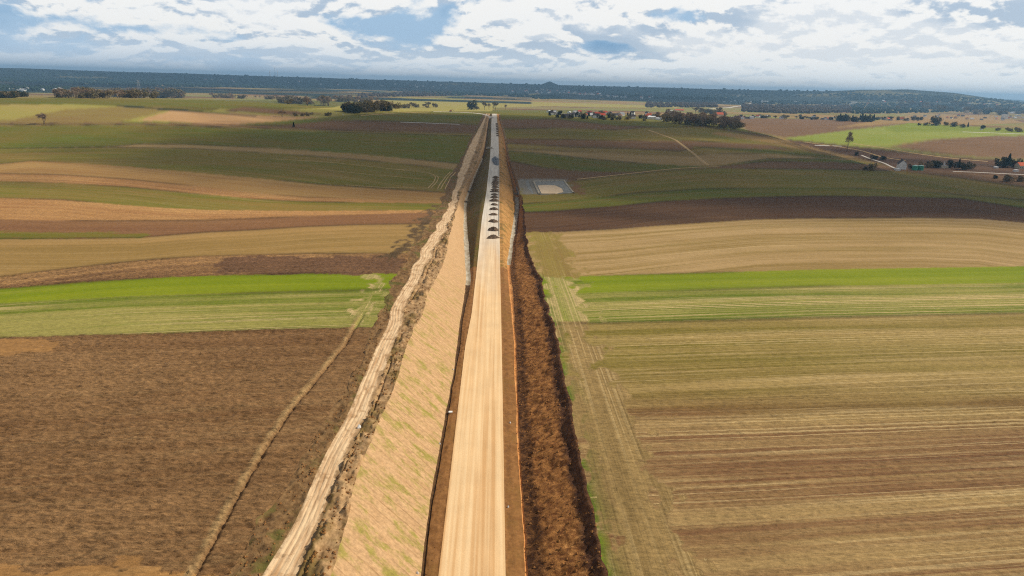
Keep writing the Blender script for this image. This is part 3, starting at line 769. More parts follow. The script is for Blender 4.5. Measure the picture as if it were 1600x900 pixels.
tree('olive', 774, 172, 13, 'bushy tree straight behind the end of the road', wide=.7)
tree('bare', 790, 171, 8, 'small bare tree right of the end of the road', wide=.9)
tree('bush', 744, 170.5, 7, 'low bush at the foot of the big round tree by the road end', cat='bush')
tree('bare', 1323, 237, 33, 'tall leaning bare tree on the right hand hill slope', wide=.42)
tree('dark', 1338, 243, 7.5, 'small dark bush right below the tall leaning tree', cat='bush', wide=.9)
tree('dark', 1366, 249, 8.5, 'left half of the dark bushes above the farm lane', cat='bush', wide=1.3)
tree('dark', 1379, 250, 8.5, 'right half of the dark bushes above the farm lane', cat='bush', wide=1.2)
tree('bush', 1362, 266, 14, 'bare bush at the crest left of the white farmhouse', cat='bush', wide=.9)
tree('dark', 1352, 265, 6, 'low scrub left of the bare bush by the farm lane', cat='bush', wide=1.2)
for px, py, h, kd, lb in ((1424,264,9,'dark','low dark bush between farmhouse and green tanks'),(1448,262,12,'bush','bush right behind the green tanks'),
  (1455,260,12,'dark','dark evergreen left of the ruined white building'),(1463,262,14,'dark','rounded evergreen left beside the white ruin'),(1486,262,15,'dark','first dark tree right of the white ruin'),
  (1497,264,16,'conifer','pointed conifer right of the white ruin'),(1506,265,15,'dark','third dark tree right of the white ruin'),(1517,264,12,'bush','bare bush at the end of the row right of the white ruin'),
  (1565,261,20,'dark','big dark tree left of the pink house'),(1574,262,22,'conifer','tall dark conifer left of the pink house'),(1584,261,16,'dark','dark tree touching the pink house'),
  (1576,284,16,'bush','bare bush at the right edge below the lane'),(1596,284,14,'bush','bush at the right image edge by the hill crest'),(1555,279,7,'dark','low scrub on the lane side near the right edge'),
  (1461,196,17,'dark','large round tree on the hedge behind the bright green field'),(1436,196,5,'dark','low hedge bush at the left end of the hedge behind the green field'),
  (1446,196,7,'bush','bush left of the large round hedge tree'),(1478,196,8,'bush','bush right of the large round hedge tree'),(1490,198,9,'dark','second shrub right of the large round hedge tree'),
  (1503,199,8,'bush','third shrub right of the large round hedge tree'),(1512,199,8,'conifer','small conifer in the hedge behind the green field'),(1535,201,7,'dark','dark shrub behind a white shed past the green field'),
  (1560,204,6,'bush','low shrub left of the right edge hedge'),(1575,205,8,'bush','shrub in the hedge near the right edge'),(1590,206,10,'bush','last tall shrub of the hedge at the right edge')):
    tree(kd, px, py, h, lb, cat='tree' if kd == 'conifer' or h > 14 else 'bush', wide=1.05)

def row(kinds, x0, x1, yf, n, h0, h1, where, group, cat='tree', wide=1.0, jy=1.0):
    pxs = sorted(random.uniform(x0, x1) for _ in range(n))
    pys = [yf(x)+random.uniform(-jy, jy) for x in pxs]
    Ps = hit(pxs, pys)
    for i, (px, py, P) in enumerate(zip(pxs, pys, Ps)):
        kd = random.choice(kinds)
        tree(kd, px, py, random.uniform(h0, h1), '%s, %s from left %s' % ({'bare':'bare brown tree','olive':'bushy greenish tree','conifer':'dark conifer','bush':'low bare bush','dark':'dark evergreen shrub'}[kd], ordn(i), where), group, cat, wide*random.uniform(.85, 1.25), P)
L2 = lambda a, b: (lambda x: a[1]+(b[1]-a[1])*(x-a[0])/(b[0]-a[0]))
row(['olive','bush','dark'], 540, 612, L2((540,176),(612,172)), 48, 10, 17, 'in the dark copse', 'trees of the dark copse', jy=2)
row(['bush','olive'], 612, 690, L2((612,170),(690,168)), 22, 5, 9, 'in the hedge right of the dark copse', 'shrubs of the thin hedge', jy=1.2)
row(['bare','bush','olive'], 434, 484, L2((434,160),(484,164)), 30, 8, 14, 'in the grey thicket', 'trees of the grey thicket', jy=1.5)
row(['bare','olive'], 500, 517, L2((500,165),(517,165)), 9, 12, 17, 'in the clump beside the grey thicket', 'trees of the tight clump')
row(['bare','bush'], 517, 590, L2((517,158),(590,160)), 30, 6, 11, 'in the belt behind the dark copse', 'trees of the pale belt')
row(['bare','bush','olive'], 86, 290, L2((86,152),(290,152.5)), 110, 10, 16, 'in the long far left belt', 'trees of the long left belt', jy=1.5)
row(['dark','bush'], 0, 40, L2((0,152),(40,152)), 16, 9, 13, 'in the clump at the left edge', 'trees at the left edge', jy=1)
row(['bush','bare'], 330, 434, L2((330,152),(434,155)), 40, 4, 8, 'left of the grey thicket', 'trees of the low belt', jy=1)
row(['bare','bush','bare'], 1040, 1150, L2((1040,188),(1150,199)), 95, 10, 17, 'in the bare wood below the barns', 'trees of the bare wood', jy=4)
row(['bare','bush','dark'], 1012, 1052, L2((1012,184),(1052,188)), 14, 7, 11, 'before the red barns', 'shrubs before the barns', jy=2)
row(['dark','bush','conifer'], 856, 1010, L2((856,181),(1010,186)), 44, 5, 9, 'among the village houses', 'village trees', jy=4, wide=1.1)
row(['bush','olive'], 1085, 1130, L2((1085,176),(1130,180)), 14, 7, 11, 'around the orange roofed house', 'trees by the orange house', jy=2)
row(['conifer','dark'], 1308, 1366, L2((1308,189),(1366,190)), 32, 8, 12, 'in the dark pine clump', 'trees of the pine clump', jy=1, wide=1.2)
row(['bush','dark','olive'], 1150, 1308, L2((1150,184),(1308,186)), 22, 4, 7, 'among the right hand houses', 'trees by the right houses', jy=2, wide=1.1)
row(['bush','dark'], 1366, 1440, L2((1366,186),(1440,188)), 16, 4, 7, 'between pine clump and hedge', 'shrubs right of the pines', jy=1.5)
row(['bush','dark','olive'], 1400, 1600, L2((1400,166),(1600,178)), 60, 6, 10, 'in the right town outskirts', 'trees of the town outskirts', jy=5, wide=1.2)
for i in range(22):
    pass

# woods too far to tell trees apart
def wood(name, polys, n, hm, mat, label, seed, dens=1.0):
    rnd = random.Random(seed); pts = []
    areas = []
    for pl in polys:
        xs = [p[0] for p in pl]; ys = [p[1] for p in pl]; areas.append((min(xs), max(xs), min(ys), max(ys), pl))
    tot = sum((a[1]-a[0])*(a[3]-a[2]) for a in areas)
    for x0, x1, y0, y1, pl in areas:
        k = int(n*(x1-x0)*(y1-y0)/tot); c = 0
        while c < k:
            c += 1
            x, y = rnd.uniform(x0, x1), rnd.uniform(y0, y1); ins = False
            for i in range(len(pl)):
                (ax, ay), (bx_, by_) = pl[i], pl[(i+1) % len(pl)]
                if (ay > y) != (by_ > y) and x < (bx_-ax)*(y-ay)/(by_-ay)+ax: ins = not ins
            if ins: pts.append((x, y))
    P = hit([p[0] for p in pts], [p[1] for p in pts])
    dd = np.sqrt(P[:, 0]**2+P[:, 1]**2); ok = (dd < 30000) & (dd > 1200)
    P = P[ok]; V_ = []; F_ = []; n_ = 0
    oc = np.array([(1,0,0),(.5,.87,0),(-.5,.87,0),(-1,0,0),(-.5,-.87,0),(.5,-.87,0)])
    r_ = np.random.default_rng(seed)
    for p in P:
        d = math.hypot(p[0], p[1]); h = hm*r_.uniform(.7, 1.2); w = h*r_.uniform(.35, .6)*(1+d/9000)
        z0 = gz(p[0], p[1])-1
        low = oc*[w*.9, w*.9, 0]*r_.uniform(.8, 1.2, (6, 1))+[0, 0, h*.18]; hi = oc*[w*.8, w*.8, 0]*r_.uniform(.6, 1.2, (6, 1))+[0, 0, h*r_.uniform(.6, .8)]
        vs = np.vstack([low, hi, [[r_.uniform(-.3, .3)*w, r_.uniform(-.3, .3)*w, h]], [[0, 0, 0]]])+[p[0], p[1], z0]
        V_.append(vs); b = n_
        for i in range(6):
            j = (i+1) % 6; F_ += [(b+i, b+j, b+6+j, b+6+i), (b+6+i, b+6+j, b+12), (b+j, b+i, b+13)]
        n_ += 14
    o = mesh_obj(name, np.vstack(V_).tolist(), F_, mat); set_props(o, kind='stuff', label=label, category='woodland'); return o
MFO = leafmat('far_forest', (44,60,44), (38,54,42), (48,62,44))
MFB = leafmat('far_bare_wood', (78,66,58), (62,56,48), (86,74,58))
wood('forest', [[(-60,107),(0,108),(400,119),(800,131),(1100,139),(1345,144),(1345,150),(1160,152),(1100,148),(800,136),(600,131),(400,128),(0,118),(-60,117)]], 5200, 17, MFO, 'dark pine forest covering the long ridge on the horizon', 3)
wood('forest', [[(0,121),(150,124),(330,126),(600,130),(660,137),(560,139),(380,137),(150,134),(0,128)], [(660,140),(760,146),(820,148),(830,152),(690,148),(600,142)]], 3600, 18, MFO, 'dark forest band on the plain below the ridge at left', 4)
wood('forest', [[(890,138),(1000,142),(1160,152),(1160,156),(1040,155),(960,150),(900,144)]], 2400, 17, MFO, 'blue dark forest block on the near slope of the ridge at centre right', 5)
wood('woodland', [[(610,138),(700,141),(720,148),(640,147)],[(1010,161),(1120,162),(1120,168),(1010,168)],[(1160,164),(1330,166),(1330,176),(1240,178),(1160,175)],[(560,148),(640,147),(700,150),(560,152)]], 2300, 14, MFB, 'brownish leafless woods lying on the plain', 6)
wood('woodland', [[(830,150),(870,148),(880,154),(835,156)],[(1330,162),(1600,164),(1600,176),(1500,175),(1420,177),(1330,178)],[(1160,158),(1240,158),(1330,160),(1330,164),(1180,163)]], 1700, 14, MFO, 'dark tree masses between the fields and the town at right', 7)
wood('woodland', [[(1300,146),(1420,148),(1500,152),(1600,158),(1600,163),(1480,160),(1320,156)],[(-20,134),(90,136),(140,138),(40,142),(-20,141)]], 1500, 14, MFO, 'scattered tree groups on the hazy foot of the ridge', 8)

# ------------------------------------------------------------------ houses
def flat(name, c, r=.8): return simple(name, c, tuple(int(v*.9) for v in c), (.4,.4,.4), 4, .3, .7, rough=r)
MW = {'white': flat('white_render', (232,230,224)), 'cream': flat('cream_render', (214,200,172)), 'grey': flat('grey_render', (170,168,164)), 'pink': flat('pink_render', (206,168,142))}
MRf = {'red': flat('red_roof_tile', (176,74,50)), 'orange': flat('orange_roof_tile', (206,98,58)), 'dark': flat('dark_roof', (74,68,70)), 'grey': flat('grey_roof', (150,152,156)), 'rose': flat('rose_metal_roof', (176,112,104)), 'whiteroof': flat('white_sheet_roof', (226,228,230))}
MGL, _, bb_ = newmat('window_glass', .15, .5); bb_.inputs['Base Color'].default_value = (.03, .04, .05, 1)
MDO = flat('brown_door', (96,66,44))
def make_house(w, l, hw, hr, wall, roof, name='house', win=True, chim=True, flatroof=False):
    root = empty(name); b = MB(); b.box((0,0,hw/2), (l, w, hw))
    if not flatroof:
        n = len(b.v)
        for x in (-l/2, l/2): b.v += [(x,-w/2,hw),(x,w/2,hw),(x,0,hw+hr)]
        b.f += [(n,n+2,n+1),(n+3,n+4,n+5)]
    b.build('wall', MW[wall], root)
    r = MB(); o = .5; t = .25
    if flatroof: r.box((0,0,hw+.2), (l+.3, w+.3, .4))
    else:
        k = hr/(w/2); e_ = hw-o*k
        for s in (-1, 1):
            n = len(r.v)
            r.v += [(-l/2-o,s*(w/2+o),e_+.05),(l/2+o,s*(w/2+o),e_+.05),(l/2+o,0,hw+hr+.05),(-l/2-o,0,hw+hr+.05),(-l/2-o,s*(w/2+o),e_+t),(l/2+o,s*(w/2+o),e_+t),(l/2+o,0,hw+hr+t+.05),(-l/2-o,0,hw+hr+t+.05)]
            r.f += [tuple(n+i for i in q) for q in ((0,1,2,3),(4,5,6,7),(0,1,5,4),(1,2,6,5),(0,3,7,4))]
    ro = r.build('roof', MRf[roof], root)
    if chim and not flatroof: MB().box((l*.2, w*.12, hw+hr), (.7,.7,1.6)).build('chimney', MRf['dark'], ro)
    if win:
        nx = max(2, int(l/3.2)); fl = max(1, int(hw/2.8))
        for s in (-1, 1):
            for i in range(nx):
                for f in range(fl):
                    if f == 0 and i == nx//2 and s < 0: MB().box((-l/2+(i+.5)*l/nx, s*(w/2+.02), 1.05), (1.1,.12,2.1)).build('door', MDO, root)
                    else: MB().box((-l/2+(i+.5)*l/nx, s*(w/2+.02), 1.6+2.8*f), (1.2,.12,1.3)).build('window', MGL, root)
    return root
HP = {}
def house(key, px, py, rz, label, group=None, cat='house', sc=1.0, P=None, strip=False):
    if key not in HP: HP[key] = [make_house(*HSPEC[key]), False]
    pr = HP[key]
    if not pr[1]: o = pr[0]; pr[1] = True
    else: o = copy_tree(pr[0])
    if P is None: P = at(px, py)
    x, y = float(P[0]), float(P[1]); dx = 4*sc
    z = min(gz(x+a, y+b) for a in (-dx, 0, dx) for b in (-dx, 0, dx))
    o.location = (x, y, z-.1); o.rotation_euler = (0, 0, rz); o.scale = (sc, sc, sc); set_props(o, label=label, category=cat, group=group); return o
HSPEC = {
 'wd': (8,10,5.5,3,'white','dark','house',False), 'wg': (8,11,5,2.6,'white','grey','house',False), 'wr': (8.5,10,5,3.2,'white','red','house',False), 'cr': (8,10,5.4,3,'cream','orange','house',False),
 'gd': (9,12,4,2.4,'grey','dark','house',False), 'ww': (9,14,4.5,1.6,'white','whiteroof','house',False),
 'farm': (8,11,6,4,'white','dark','farmhouse',True), 'pinkh': (9,13,4.5,4,'cream','orange','house',True),
 'barn': (14,44,5,4,'cream','rose','barn',False,False), 'barn2': (14,40,5,4.5,'cream','orange','barn',False,False), 'orh': (12,18,6,5,'cream','orange','house',False),
 'hall': (24,55,7,1.4,'white','whiteroof','hall',False,False), 'block': (14,42,24,1,'cream','grey','apartment_block',True,False,True), 'mill': (20,30,28,1,'white','grey','silo_building',False,False,True)}
WL = {'wd':'white house with a dark roof','wg':'white house with a grey roof','wr':'white house with a red roof','cr':'cream house with an orange roof','gd':'grey building with a dark roof','ww':'white shed with a white roof','hall':'long white warehouse hall'}
def village(keys, x0, x1, yf, n, jy, where, group, sc=1.0):
    pxs = sorted(random.uniform(x0, x1) for _ in range(n)); pys = [yf(x)+random.uniform(-jy, jy) for x in pxs]; Ps = hit(pxs, pys)
    for i, (px, py, P) in enumerate(zip(pxs, pys, Ps)):
        k = random.choice(keys); house(k, px, py, random.uniform(-.6, .6)+random.choice((0, 1.57)), '%s, %s from left %s' % (WL[k], ordn(i), where), group, 'hall' if k == 'hall' else 'house', sc*random.uniform(.85, 1.2), P)
village(['wd','wg','wr','gd','wd','cr','ww'], 856, 1030, L2((856,179),(1030,184)), 46, 4, 'in the near village', 'houses of the near village')
village(['wd','wr','gd','ww','wg'], 1146, 1305, L2((1146,184),(1305,186)), 24, 2, 'beyond the orange roofed house', 'houses right of the orange house')
village(['wd','wr','gd','cr'], 1370, 1420, L2((1370,187),(1420,188)), 7, 1, 'between pine clump and hedge', 'houses right of the pines')
village(['wd','ww','wg'], 0, 105, L2((0,139),(105,141)), 16, 3, 'in the far left hamlet', 'houses of the left hamlet', 1.2)
village(['wd','ww','wr','wg'], 300, 700, L2((300,126),(700,136)), 38, 2.2, 'on the far left slope', 'houses on the far left slope', 1.5)
village(['wd','ww','wr','wg','cr'], 800, 945, L2((800,141),(945,147)), 46, 3, 'in the town below the ridge', 'houses of the far town', 1.5)
village(['wd','ww','wr'], 945, 1020, L2((945,149),(1020,154)), 20, 2, 'right of the far town', 'houses right of the far town', 1.4)
village(['wd','ww','wr','cr'], 1350, 1600, L2((1350,158),(1600,170)), 46, 5, 'in the hazy town at right', 'houses of the right town', 1.4)
village(['hall','ww'], 1130, 1340, L2((1130,158),(1340,162)), 12, 2, 'in the strip under the ridge', 'halls under the ridge', 1.0)
village(['hall','ww'], 1540, 1600, L2((1540,168),(1600,182)), 10, 4, 'at the town right edge', 'halls at the right edge', .8)
village(['wd','wg','cr','gd','ww'], 1425, 1600, L2((1425,181),(1600,187)), 22, 3, 'before the town on the right', 'houses before the right town', 1.0)
house('barn', 1059, 181, .05, 'long farm barn with a dull rose roof at the village end', cat='barn')
house('barn2', 1061, 174, .1, 'long barn with an orange tiled roof behind the rose roofed barn', cat='barn')
house('hall', 1046, 174, .2, 'white flat hall left of the orange roofed barn', cat='hall', sc=.5)
house('orh', 1124, 182, .1, 'single house with a bright orange roof above the bare wood', sc=1.25)
house('farm', 1408, 264, 1.2, 'white farmhouse with a dark gable roof beside the green tanks', sc=1.25)
house('pinkh', 1594, 263, .2, 'cream house with an orange roof at the right image edge', sc=1.0)
for i, (px, py) in enumerate(((1510,176),(1522,176),(1531,176))):
    house('block', px, py, .1+.1*i, ['left','middle','right'][i]+' of the three hazy tall apartment blocks in the right town', 'apartment blocks', 'apartment block', .7)
house('mill', 1569, 186, .2, 'tall white blocky silo building at the right edge of the town', cat='building', sc=.8)

# farmstead: ruined white building, tanks
P = at(1472, 262); z = gz(P[0], P[1]); rt = empty('ruined_building', (P[0], P[1], z-.2), .2, 1, label='low pale building with a pointed white gable among dark trees', category='building')
MB().box((0,0,1.6), (13,8,3.2)).build('wall', MW['cream'], rt)
g_ = MB(); g_.v = [(-3,-4.2,3.2),(1,-4.2,3.2),(-1,-4.2,9.5),(-3,-3.4,3.2),(1,-3.4,3.2),(-1,-3.4,9.5)]; g_.f = [(0,1,2),(5,4,3),(0,3,4,1),(1,4,5,2),(2,5,3,0)]; g_.build('gable', MW['white'], rt)
MB().box((0.5,0.3,3.45), (13.6,8.4,.3)).build('roof', MRf['grey'], rt)
MTK = flat('green_tank_paint', (70,150,122), .5)
MTL = flat('pale_tank_lid', (176,210,204), .5)
for i, px in enumerate((1429, 1438)):
    P = at(px, 266); z = gz(P[0], P[1]); t_ = empty('storage_tank', (P[0], P[1], z-.2), 0, 1, label=('left' if i == 0 else 'right')+' one of the two round green storage tanks by the farmhouse', category='tank', group='green tanks at the farm')
    b = MB(); n = 28; r = 3.6; H = 6.0
    for zz, rr in ((0, r), (H, r), (H+.15, r*1.03), (H+.3, r*1.03)):
        for j in range(n): b.v.append((rr*math.cos(6.2832*j/n), rr*math.sin(6.2832*j/n), zz))
    for k in range(3):
        for j in range(n): b.f.append((k*n+j, k*n+(j+1) % n, (k+1)*n+(j+1) % n, (k+1)*n+j))
    b.build('shell', MTK, t_)
    l_ = MB()
    for j in range(n): l_.v.append((r*1.03*math.cos(6.2832*j/n), r*1.03*math.sin(6.2832*j/n), H+.3))
    l_.v.append((0, 0, H+1.4)); l_.f = [(j, (j+1) % n, n) for j in range(n)]; l_.build('lid', MTL, t_)
for px, py, sx, lb in ((1402,266.5,7,'small white shed in front of the farmhouse'),(1556,263,5,'small white shed left of the big dark trees at right'),(1587,268,6,'small white shed below the cream house'),(1533,203,5,'small white shed behind the far green hill')):
    P = at(px, py); z = gz(P[0], P[1]); r_ = empty('shed', (P[0], P[1], z-.1), .3, 1, label=lb, category='shed')
    MB().box((0,0,1.2), (sx,4,2.4)).build('wall', MW['white'], r_); MB().box((0,0,2.5), (sx+.5,4.5,.2)).build('roof', MRf['whiteroof'], r_)

# ------------------------------------------------------------------ ribbons: lanes, strips
def ribbon(name, pts, w, mat, lift=.15, pxw=None, step=12, **props):
    P = hit([p[0] for p in pts], [p[1] for p in pts]); Q = []
    for a, b in zip(P[:-1], P[1:]):
        L = np.linalg.norm(b[:2]-a[:2]); k = max(2, int(L/step))
        for i in range(k): Q.append(a[:2]+(b[:2]-a[:2])*i/k)
    Q.append(P[-1][:2]); Q = np.array(Q)
    if len(Q) > 8:
        ker = np.hanning(7)[1:-1]; ker /= ker.sum(); qs = np.stack([np.convolve(np.pad(Q[:, i], 2, mode='edge'), ker, mode='valid') for i in (0, 1)], -1); Q = qs
    T_ = np.gradient(Q, axis=0); T_ /= np.linalg.norm(T_, axis=1)[:, None]+1e-9; N = np.stack([-T_[:, 1], T_[:, 0]], -1)
    vs = []; fs = []; m_ = 5
    for i, (q, n) in enumerate(zip(Q, N)):
        ww = w*(1+.25*(vnoise(np.array([i*.7]), np.array([3.0]))[0]-.5))
        for k in range(m_):
            p = q+n*ww*(k/(m_-1)-.5); edge = -.5*lift if k in (0, m_-1) else lift
            vs.append((p[0], p[1], gz(p[0], p[1])+edge))
    for i in range(len(Q)-1):
        for k in range(m_-1): fs.append((i*m_+k, i*m_+k+1, (i+1)*m_+k+1, (i+1)*m_+k))
    o = mesh_obj(name, vs, fs, mat, smooth=True); props.setdefault('kind', 'structure'); set_props(o, **props); return o
MP = soil2('dry_field_path', (196,166,118), (176,144,98), (186,156,108), .3, .2)
MLN = simple('pale_lane', (214,206,194), (196,188,174), (.2,.2,.2))
MPL = simple('crop_cover_sheet', (226,224,216), (206,204,196), (.3,.3,.3), rough=.5)
ribbon('path', [(893,281),(930,277),(985,271),(1040,264.5),(1075,262),(1110,260.5),(1128,261)], 3.2, MP, .2)
ribbon('path', [(1110,260),(1098,252),(1084,240),(1068,228),(1055,218),(1035,211),(1012,203)], 4.5, MP, .25)
ribbon('road', [(770,184),(764,181),(756,178.6),(744,177),(726,175.8),(700,175),(672,174.6)], 10, MR, .5)
ribbon('path', [(560,181),(600,178),(640,176),(672,175)], 5, MP, .3)
ribbon('path', [(1345,242),(1362,249),(1380,254),(1396,262),(1408,267)], 4.5, MLN, .3)
ribbon('path', [(1488,268),(1520,269),(1560,271),(1600,273)], 4, MLN, .3)
ribbon('path', [(1500,206),(1530,207),(1560,208),(1600,209.5),(1640,211)], 9, MLN, .5)
ribbon('path', [(1330,224),(1380,231),(1430,240),(1490,248),(1550,253)], 5, MP, .4)
ribbon('path', [(1255,222),(1300,228),(1345,235),(1380,246),(1420,252)], 4, MP, .4)
ribbon('path', [(1105,170.5),(1140,168),(1165,164),(1180,160)], 26, MLN, .8)
for pts, w, lb in (([(626,191),(660,192),(690,193.3),(719,194.5)], 3, 'long white cover sheet lying across the field left of the road'),):
    P0 = None; ribbon('cover_sheet', pts, w, MPL, .3, kind=None, label=lb, category='sheet')['kind'] = 'structure'
for a, b in (((1273,227),(1296,228)), ((1300,227.8),(1316,228.6))):
    ribbon('cover_sheet', [a, b], 9 if a[0] == 1273 else 5, MPL, .4, step=8)
# curved turning tracks in the green field at left
for dx in (0, 4.5):
    ribbon('path', [(600+dx,263),(650,266+dx*.4),(672+dx,270+dx*.4),(681+dx,276),(678+dx,284),(668+dx,294)], .9, MP, .12, step=5)
for dx in (0, 4.0, 9):
    ribbon('path', [(704+dx,268),(696+dx,276),(687+dx*1.3,288),(683+dx*1.3,296)], .9, MP, .12, step=5)
ribbon('path', [(420,248),(500,252),(560,258),(640,267)], 1.4, MP, .12, step=10)
ribbon('path', [(480,262),(560,271),(630,277),(676,281)], 1.0, MP, .12, step=10)
ribbon('path', [(676,294),(600,293),(540,289)], 1.0, MP, .12, step=10)

# edge kerb on the right of the road
def xline(k, y): return float(np.interp(y, rows, base[ORD.index(k)]))
kv = []; kf = []
for i, y in enumerate(np.arange(322, 760, 6.0)):
    x = xline('H', y); z = gz(x-.2, y)
    kv += [(x-.45, y, z-.05), (x-.45, y, z+.22), (x-.05, y, z+.22), (x-.05, y, z-.3)]
    if i: b = len(kv)-8; kf += [(b+k, b+k+4, b+k+5, b+k+1) for k in range(3)]
o = mesh_obj('kerb', kv, kf, MCO); o['kind'] = 'structure'

# ------------------------------------------------------------------ heaps on the road
MPI = soil2('dark_moist_soil', (92,78,64), (124,102,80), (104,84,66), .9, .9)
MGV = soil2('grey_crushed_stone', (104,108,112), (128,130,132), (112,116,122), 1.5, .8)
def make_heap(name, w, l, h, seed, mat):
    r_ = np.random.default_rng(seed); n = 30; k = 9; vs = []; fs = []
    for i in range(k+1):
        q = 1-i/k
        for j in range(n):
            a = 2*math.pi*j/n; wob = 1+.16*math.sin(2*a+seed)+.10*math.sin(5*a+seed*2)+.06*r_.normal()*(q > .1)
            x = q*w/2*wob*math.cos(a); y = q*l/2*wob*math.sin(a)
            hh = h*(1-q**2.0)**.85*(1+.10*r_.normal()*(0 < i < k)) if i else -.1
            vs.append((x, y, hh))
    for i in range(k):
        for j in range(n): fs.append((i*n+j, i*n+(j+1) % n, (i+1)*n+(j+1) % n, (i+1)*n+j))
    fs.append(tuple(k*n+j for j in range(n)))
    return mesh_obj(name, vs, fs, mat, smooth=False)
hp = [make_heap('soil_heap', 5.5, 5.0, 1.45, s, MPI) for s in (1, 2, 3)]; hu = set()
pys = [372, 360, 346.5, 336, 327.5, 320.5, 314.5, 309, 304.5, 300, 296.5, 293, 289.5, 286.5, 283.5, 280.5, 278]
hpY = []
for i, py in enumerate(pys):
    P = hit([772.5], [py], ROADZ)[0]; k = i % 3
    o = hp[k] if k not in hu else copy_tree(hp[k]); hu.add(k)
    x = xline('H', P[1])-3.1+random.uniform(-.25, .1); hpY.append(P[1])
    o.location = (x, P[1], gz(x, P[1])+.02); s = random.uniform(.82, 1.12); o.scale = (s*random.uniform(.9, 1.1), s*random.uniform(.85, 1.1), s*random.uniform(.75, 1.2)); o.rotation_euler = (0, 0, random.choice((0, math.pi))+random.uniform(-.25, .25))
    set_props(o, label=('dark soil heap nearest the camera at the front of the row on the road' if i == 0 else 'dark soil heap on the road, %s counted from the front of the row' % ordn(i)) if i < len(pys)-1 else 'dark soil heap at the far back end of the row on the road', category='soil heap', group='soil heaps along the right edge of the road')
ya = hit([773], [259], ROADZ)[0][1]; yb = hit([773], [244], ROADZ)[0][1]
o = make_heap('gravel_heap', 6.4, (yb-ya)*1.05, 1.6, 9, MGV); x = xline('H', (ya+yb)/2)-3.6; o.location = (x, (ya+yb)/2, gz(x, (ya+yb)/2)-.3)
v = o.data.vertices
for q in v:
    q.co.z = q.co.z*1.0+(zr_f(o.location.y+q.co.y)-zr_f(o.location.y))+min(.8, max(0, 1.2*(1-abs(q.co.y)/((yb-ya)*.5))))
set_props(o, label='long flat grey gravel heap lying on the road beyond the soil heaps', category='gravel heap')
for i, py in enumerate((212.5, 209.5, 206.5, 203.5, 201, 198.5, 196, 194)):
    P = hit([776], [py], ROADZ)[0]; o = copy_tree(hp[i % 3]); x = xline('H', P[1])-1.0; o.location = (x, P[1], gz(x, P[1])); o.scale = (.8, 1.2, 1.0)
    set_props(o, label='small dark heap near the far crest of the road, %s counted from the front' % ordn(i), category='soil heap', group='small heaps near the crest')

# ------------------------------------------------------------------ small things near the road
MWB = flat('white_sheet_board', (240,238,232))
P = hit([704], [643], ROADZ)[0]; z = gz(P[0], P[1]); o = empty('board', (P[0], P[1], z+.05), .08, 1, label='white flat board lying on the brown shoulder left of the road', category='board')
MB().box((0,0,.12), (.85,.75,.1)).build('panel', MWB, o); MB().box((0,0,.03), (.7,.1,.08)).build('batten', MDO, o)
for i, (px, py, lb) in enumerate(((687,692,'small white marker stone in the ditch below the straw slope'),(652,896,'small white marker stone in the ditch at the bottom edge'),(708,577,'tiny white marker stone by the ditch beyond the board'),(797,660,'small pale stone on the right hand shoulder'),(794,792,'small pale stone on the lower right shoulder'))):
    P = hit([px], [py], ROADZ)[0]; o = make_heap('marker_stone', .38, .34, .3, 20+i, MWB); o.location = (P[0], P[1], gz(P[0], P[1])+.03); set_props(o, label=lb, category='stone')
P = hit([561], [667], F)[0]; o = make_heap('marker_stone', .7, .8, .6, 31, MWB); o.location = (P[0], P[1], gz(P[0], P[1])); set_props(o, label='pale lump of rubble beside the sandy track', category='rubble')

# loose clods and stones shed along the diggings
cv = []; cf = []; orv = np.array([(1,0,0),(0,1,0),(-1,0,0),(0,-1,0),(0,0,1),(0,0,-.6)])
def clods(ka, kb, n, y0, y1, s0, s1, pw=1.0):
    for _ in range(n):
        y = y0+(y1-y0)*random.random()**1.5; a, b = xline(ka, y), xline(kb, y); x = a+(b-a)*random.random()**pw; q = random.uniform(s0, s1)
        v = orv*rng.uniform(.6, 1.2, (6, 1))*q*.5; c_, n_ = math.cos(x*9), math.sin(x*9); v = np.stack([v[:, 0]*c_-v[:, 1]*n_, v[:, 0]*n_+v[:, 1]*c_, v[:, 2]*.8], -1)
        b0 = len(cv); cv.extend((v+[x, y, gz(x, y)+q*.12]).tolist())
        for i in range(4): cf.append((b0+i, b0+(i+1) % 4, b0+4)); cf.append((b0+(i+1) % 4, b0+i, b0+5))
clods('I2', 'J', 900, 70, 330, .2, .7); clods('C', 'D', 700, 70, 360, .2, .7); clods('A', 'B', 450, 70, 330, .2, .6); clods('I', 'I2', 120, 70, 260, .15, .4); clods('E', 'G', 90, 70, 260, .1, .3)
o = mesh_obj('loose_clods', cv, cf, MB_); set_props(o, kind='stuff', label='loose clods and stones scattered over the banks beside the road', category='clods')

# culvert headwalls at the channels
def headwall(px, py, hf, rz, label, s=1.0):
    P = hit([px], [py], hf)[0]; o = empty('culvert_headwall', (P[0], P[1], gz(P[0], P[1])-.3), rz, s, label=label, category='headwall')
    MB().box((0,0,.8), (4.6,.4,1.6)).build('wall', MCO, o)
    for sx in (-1, 1): MB().box((sx*2.5,-.9,.55), (.35,2.0,1.1), sx*.45).build('wing', MCO, o)
    MB().tube([(0,-.05,.65),(0,-.32,.65)], [.55,.55], 16).build('pipe', MGV, o); return o
headwall(729, 316, TOEZ, 0, 'nearer concrete headwall across the left drainage channel')
headwall(732.5, 300, TOEZ, .1, 'farther concrete headwall across the left drainage channel', 1.1)
headwall(809, 304, TOEZ, -.1, 'concrete headwall at the bend of the right drainage channel', 1.2)
headwall(782.5, 372, ROADZ, .1, 'small concrete outlet at the road edge beside the nearest soil heap', .4)
headwall(764.5, 238, TOEZ, .1, 'far concrete headwall left of the road near the gravel heap', 1.3)

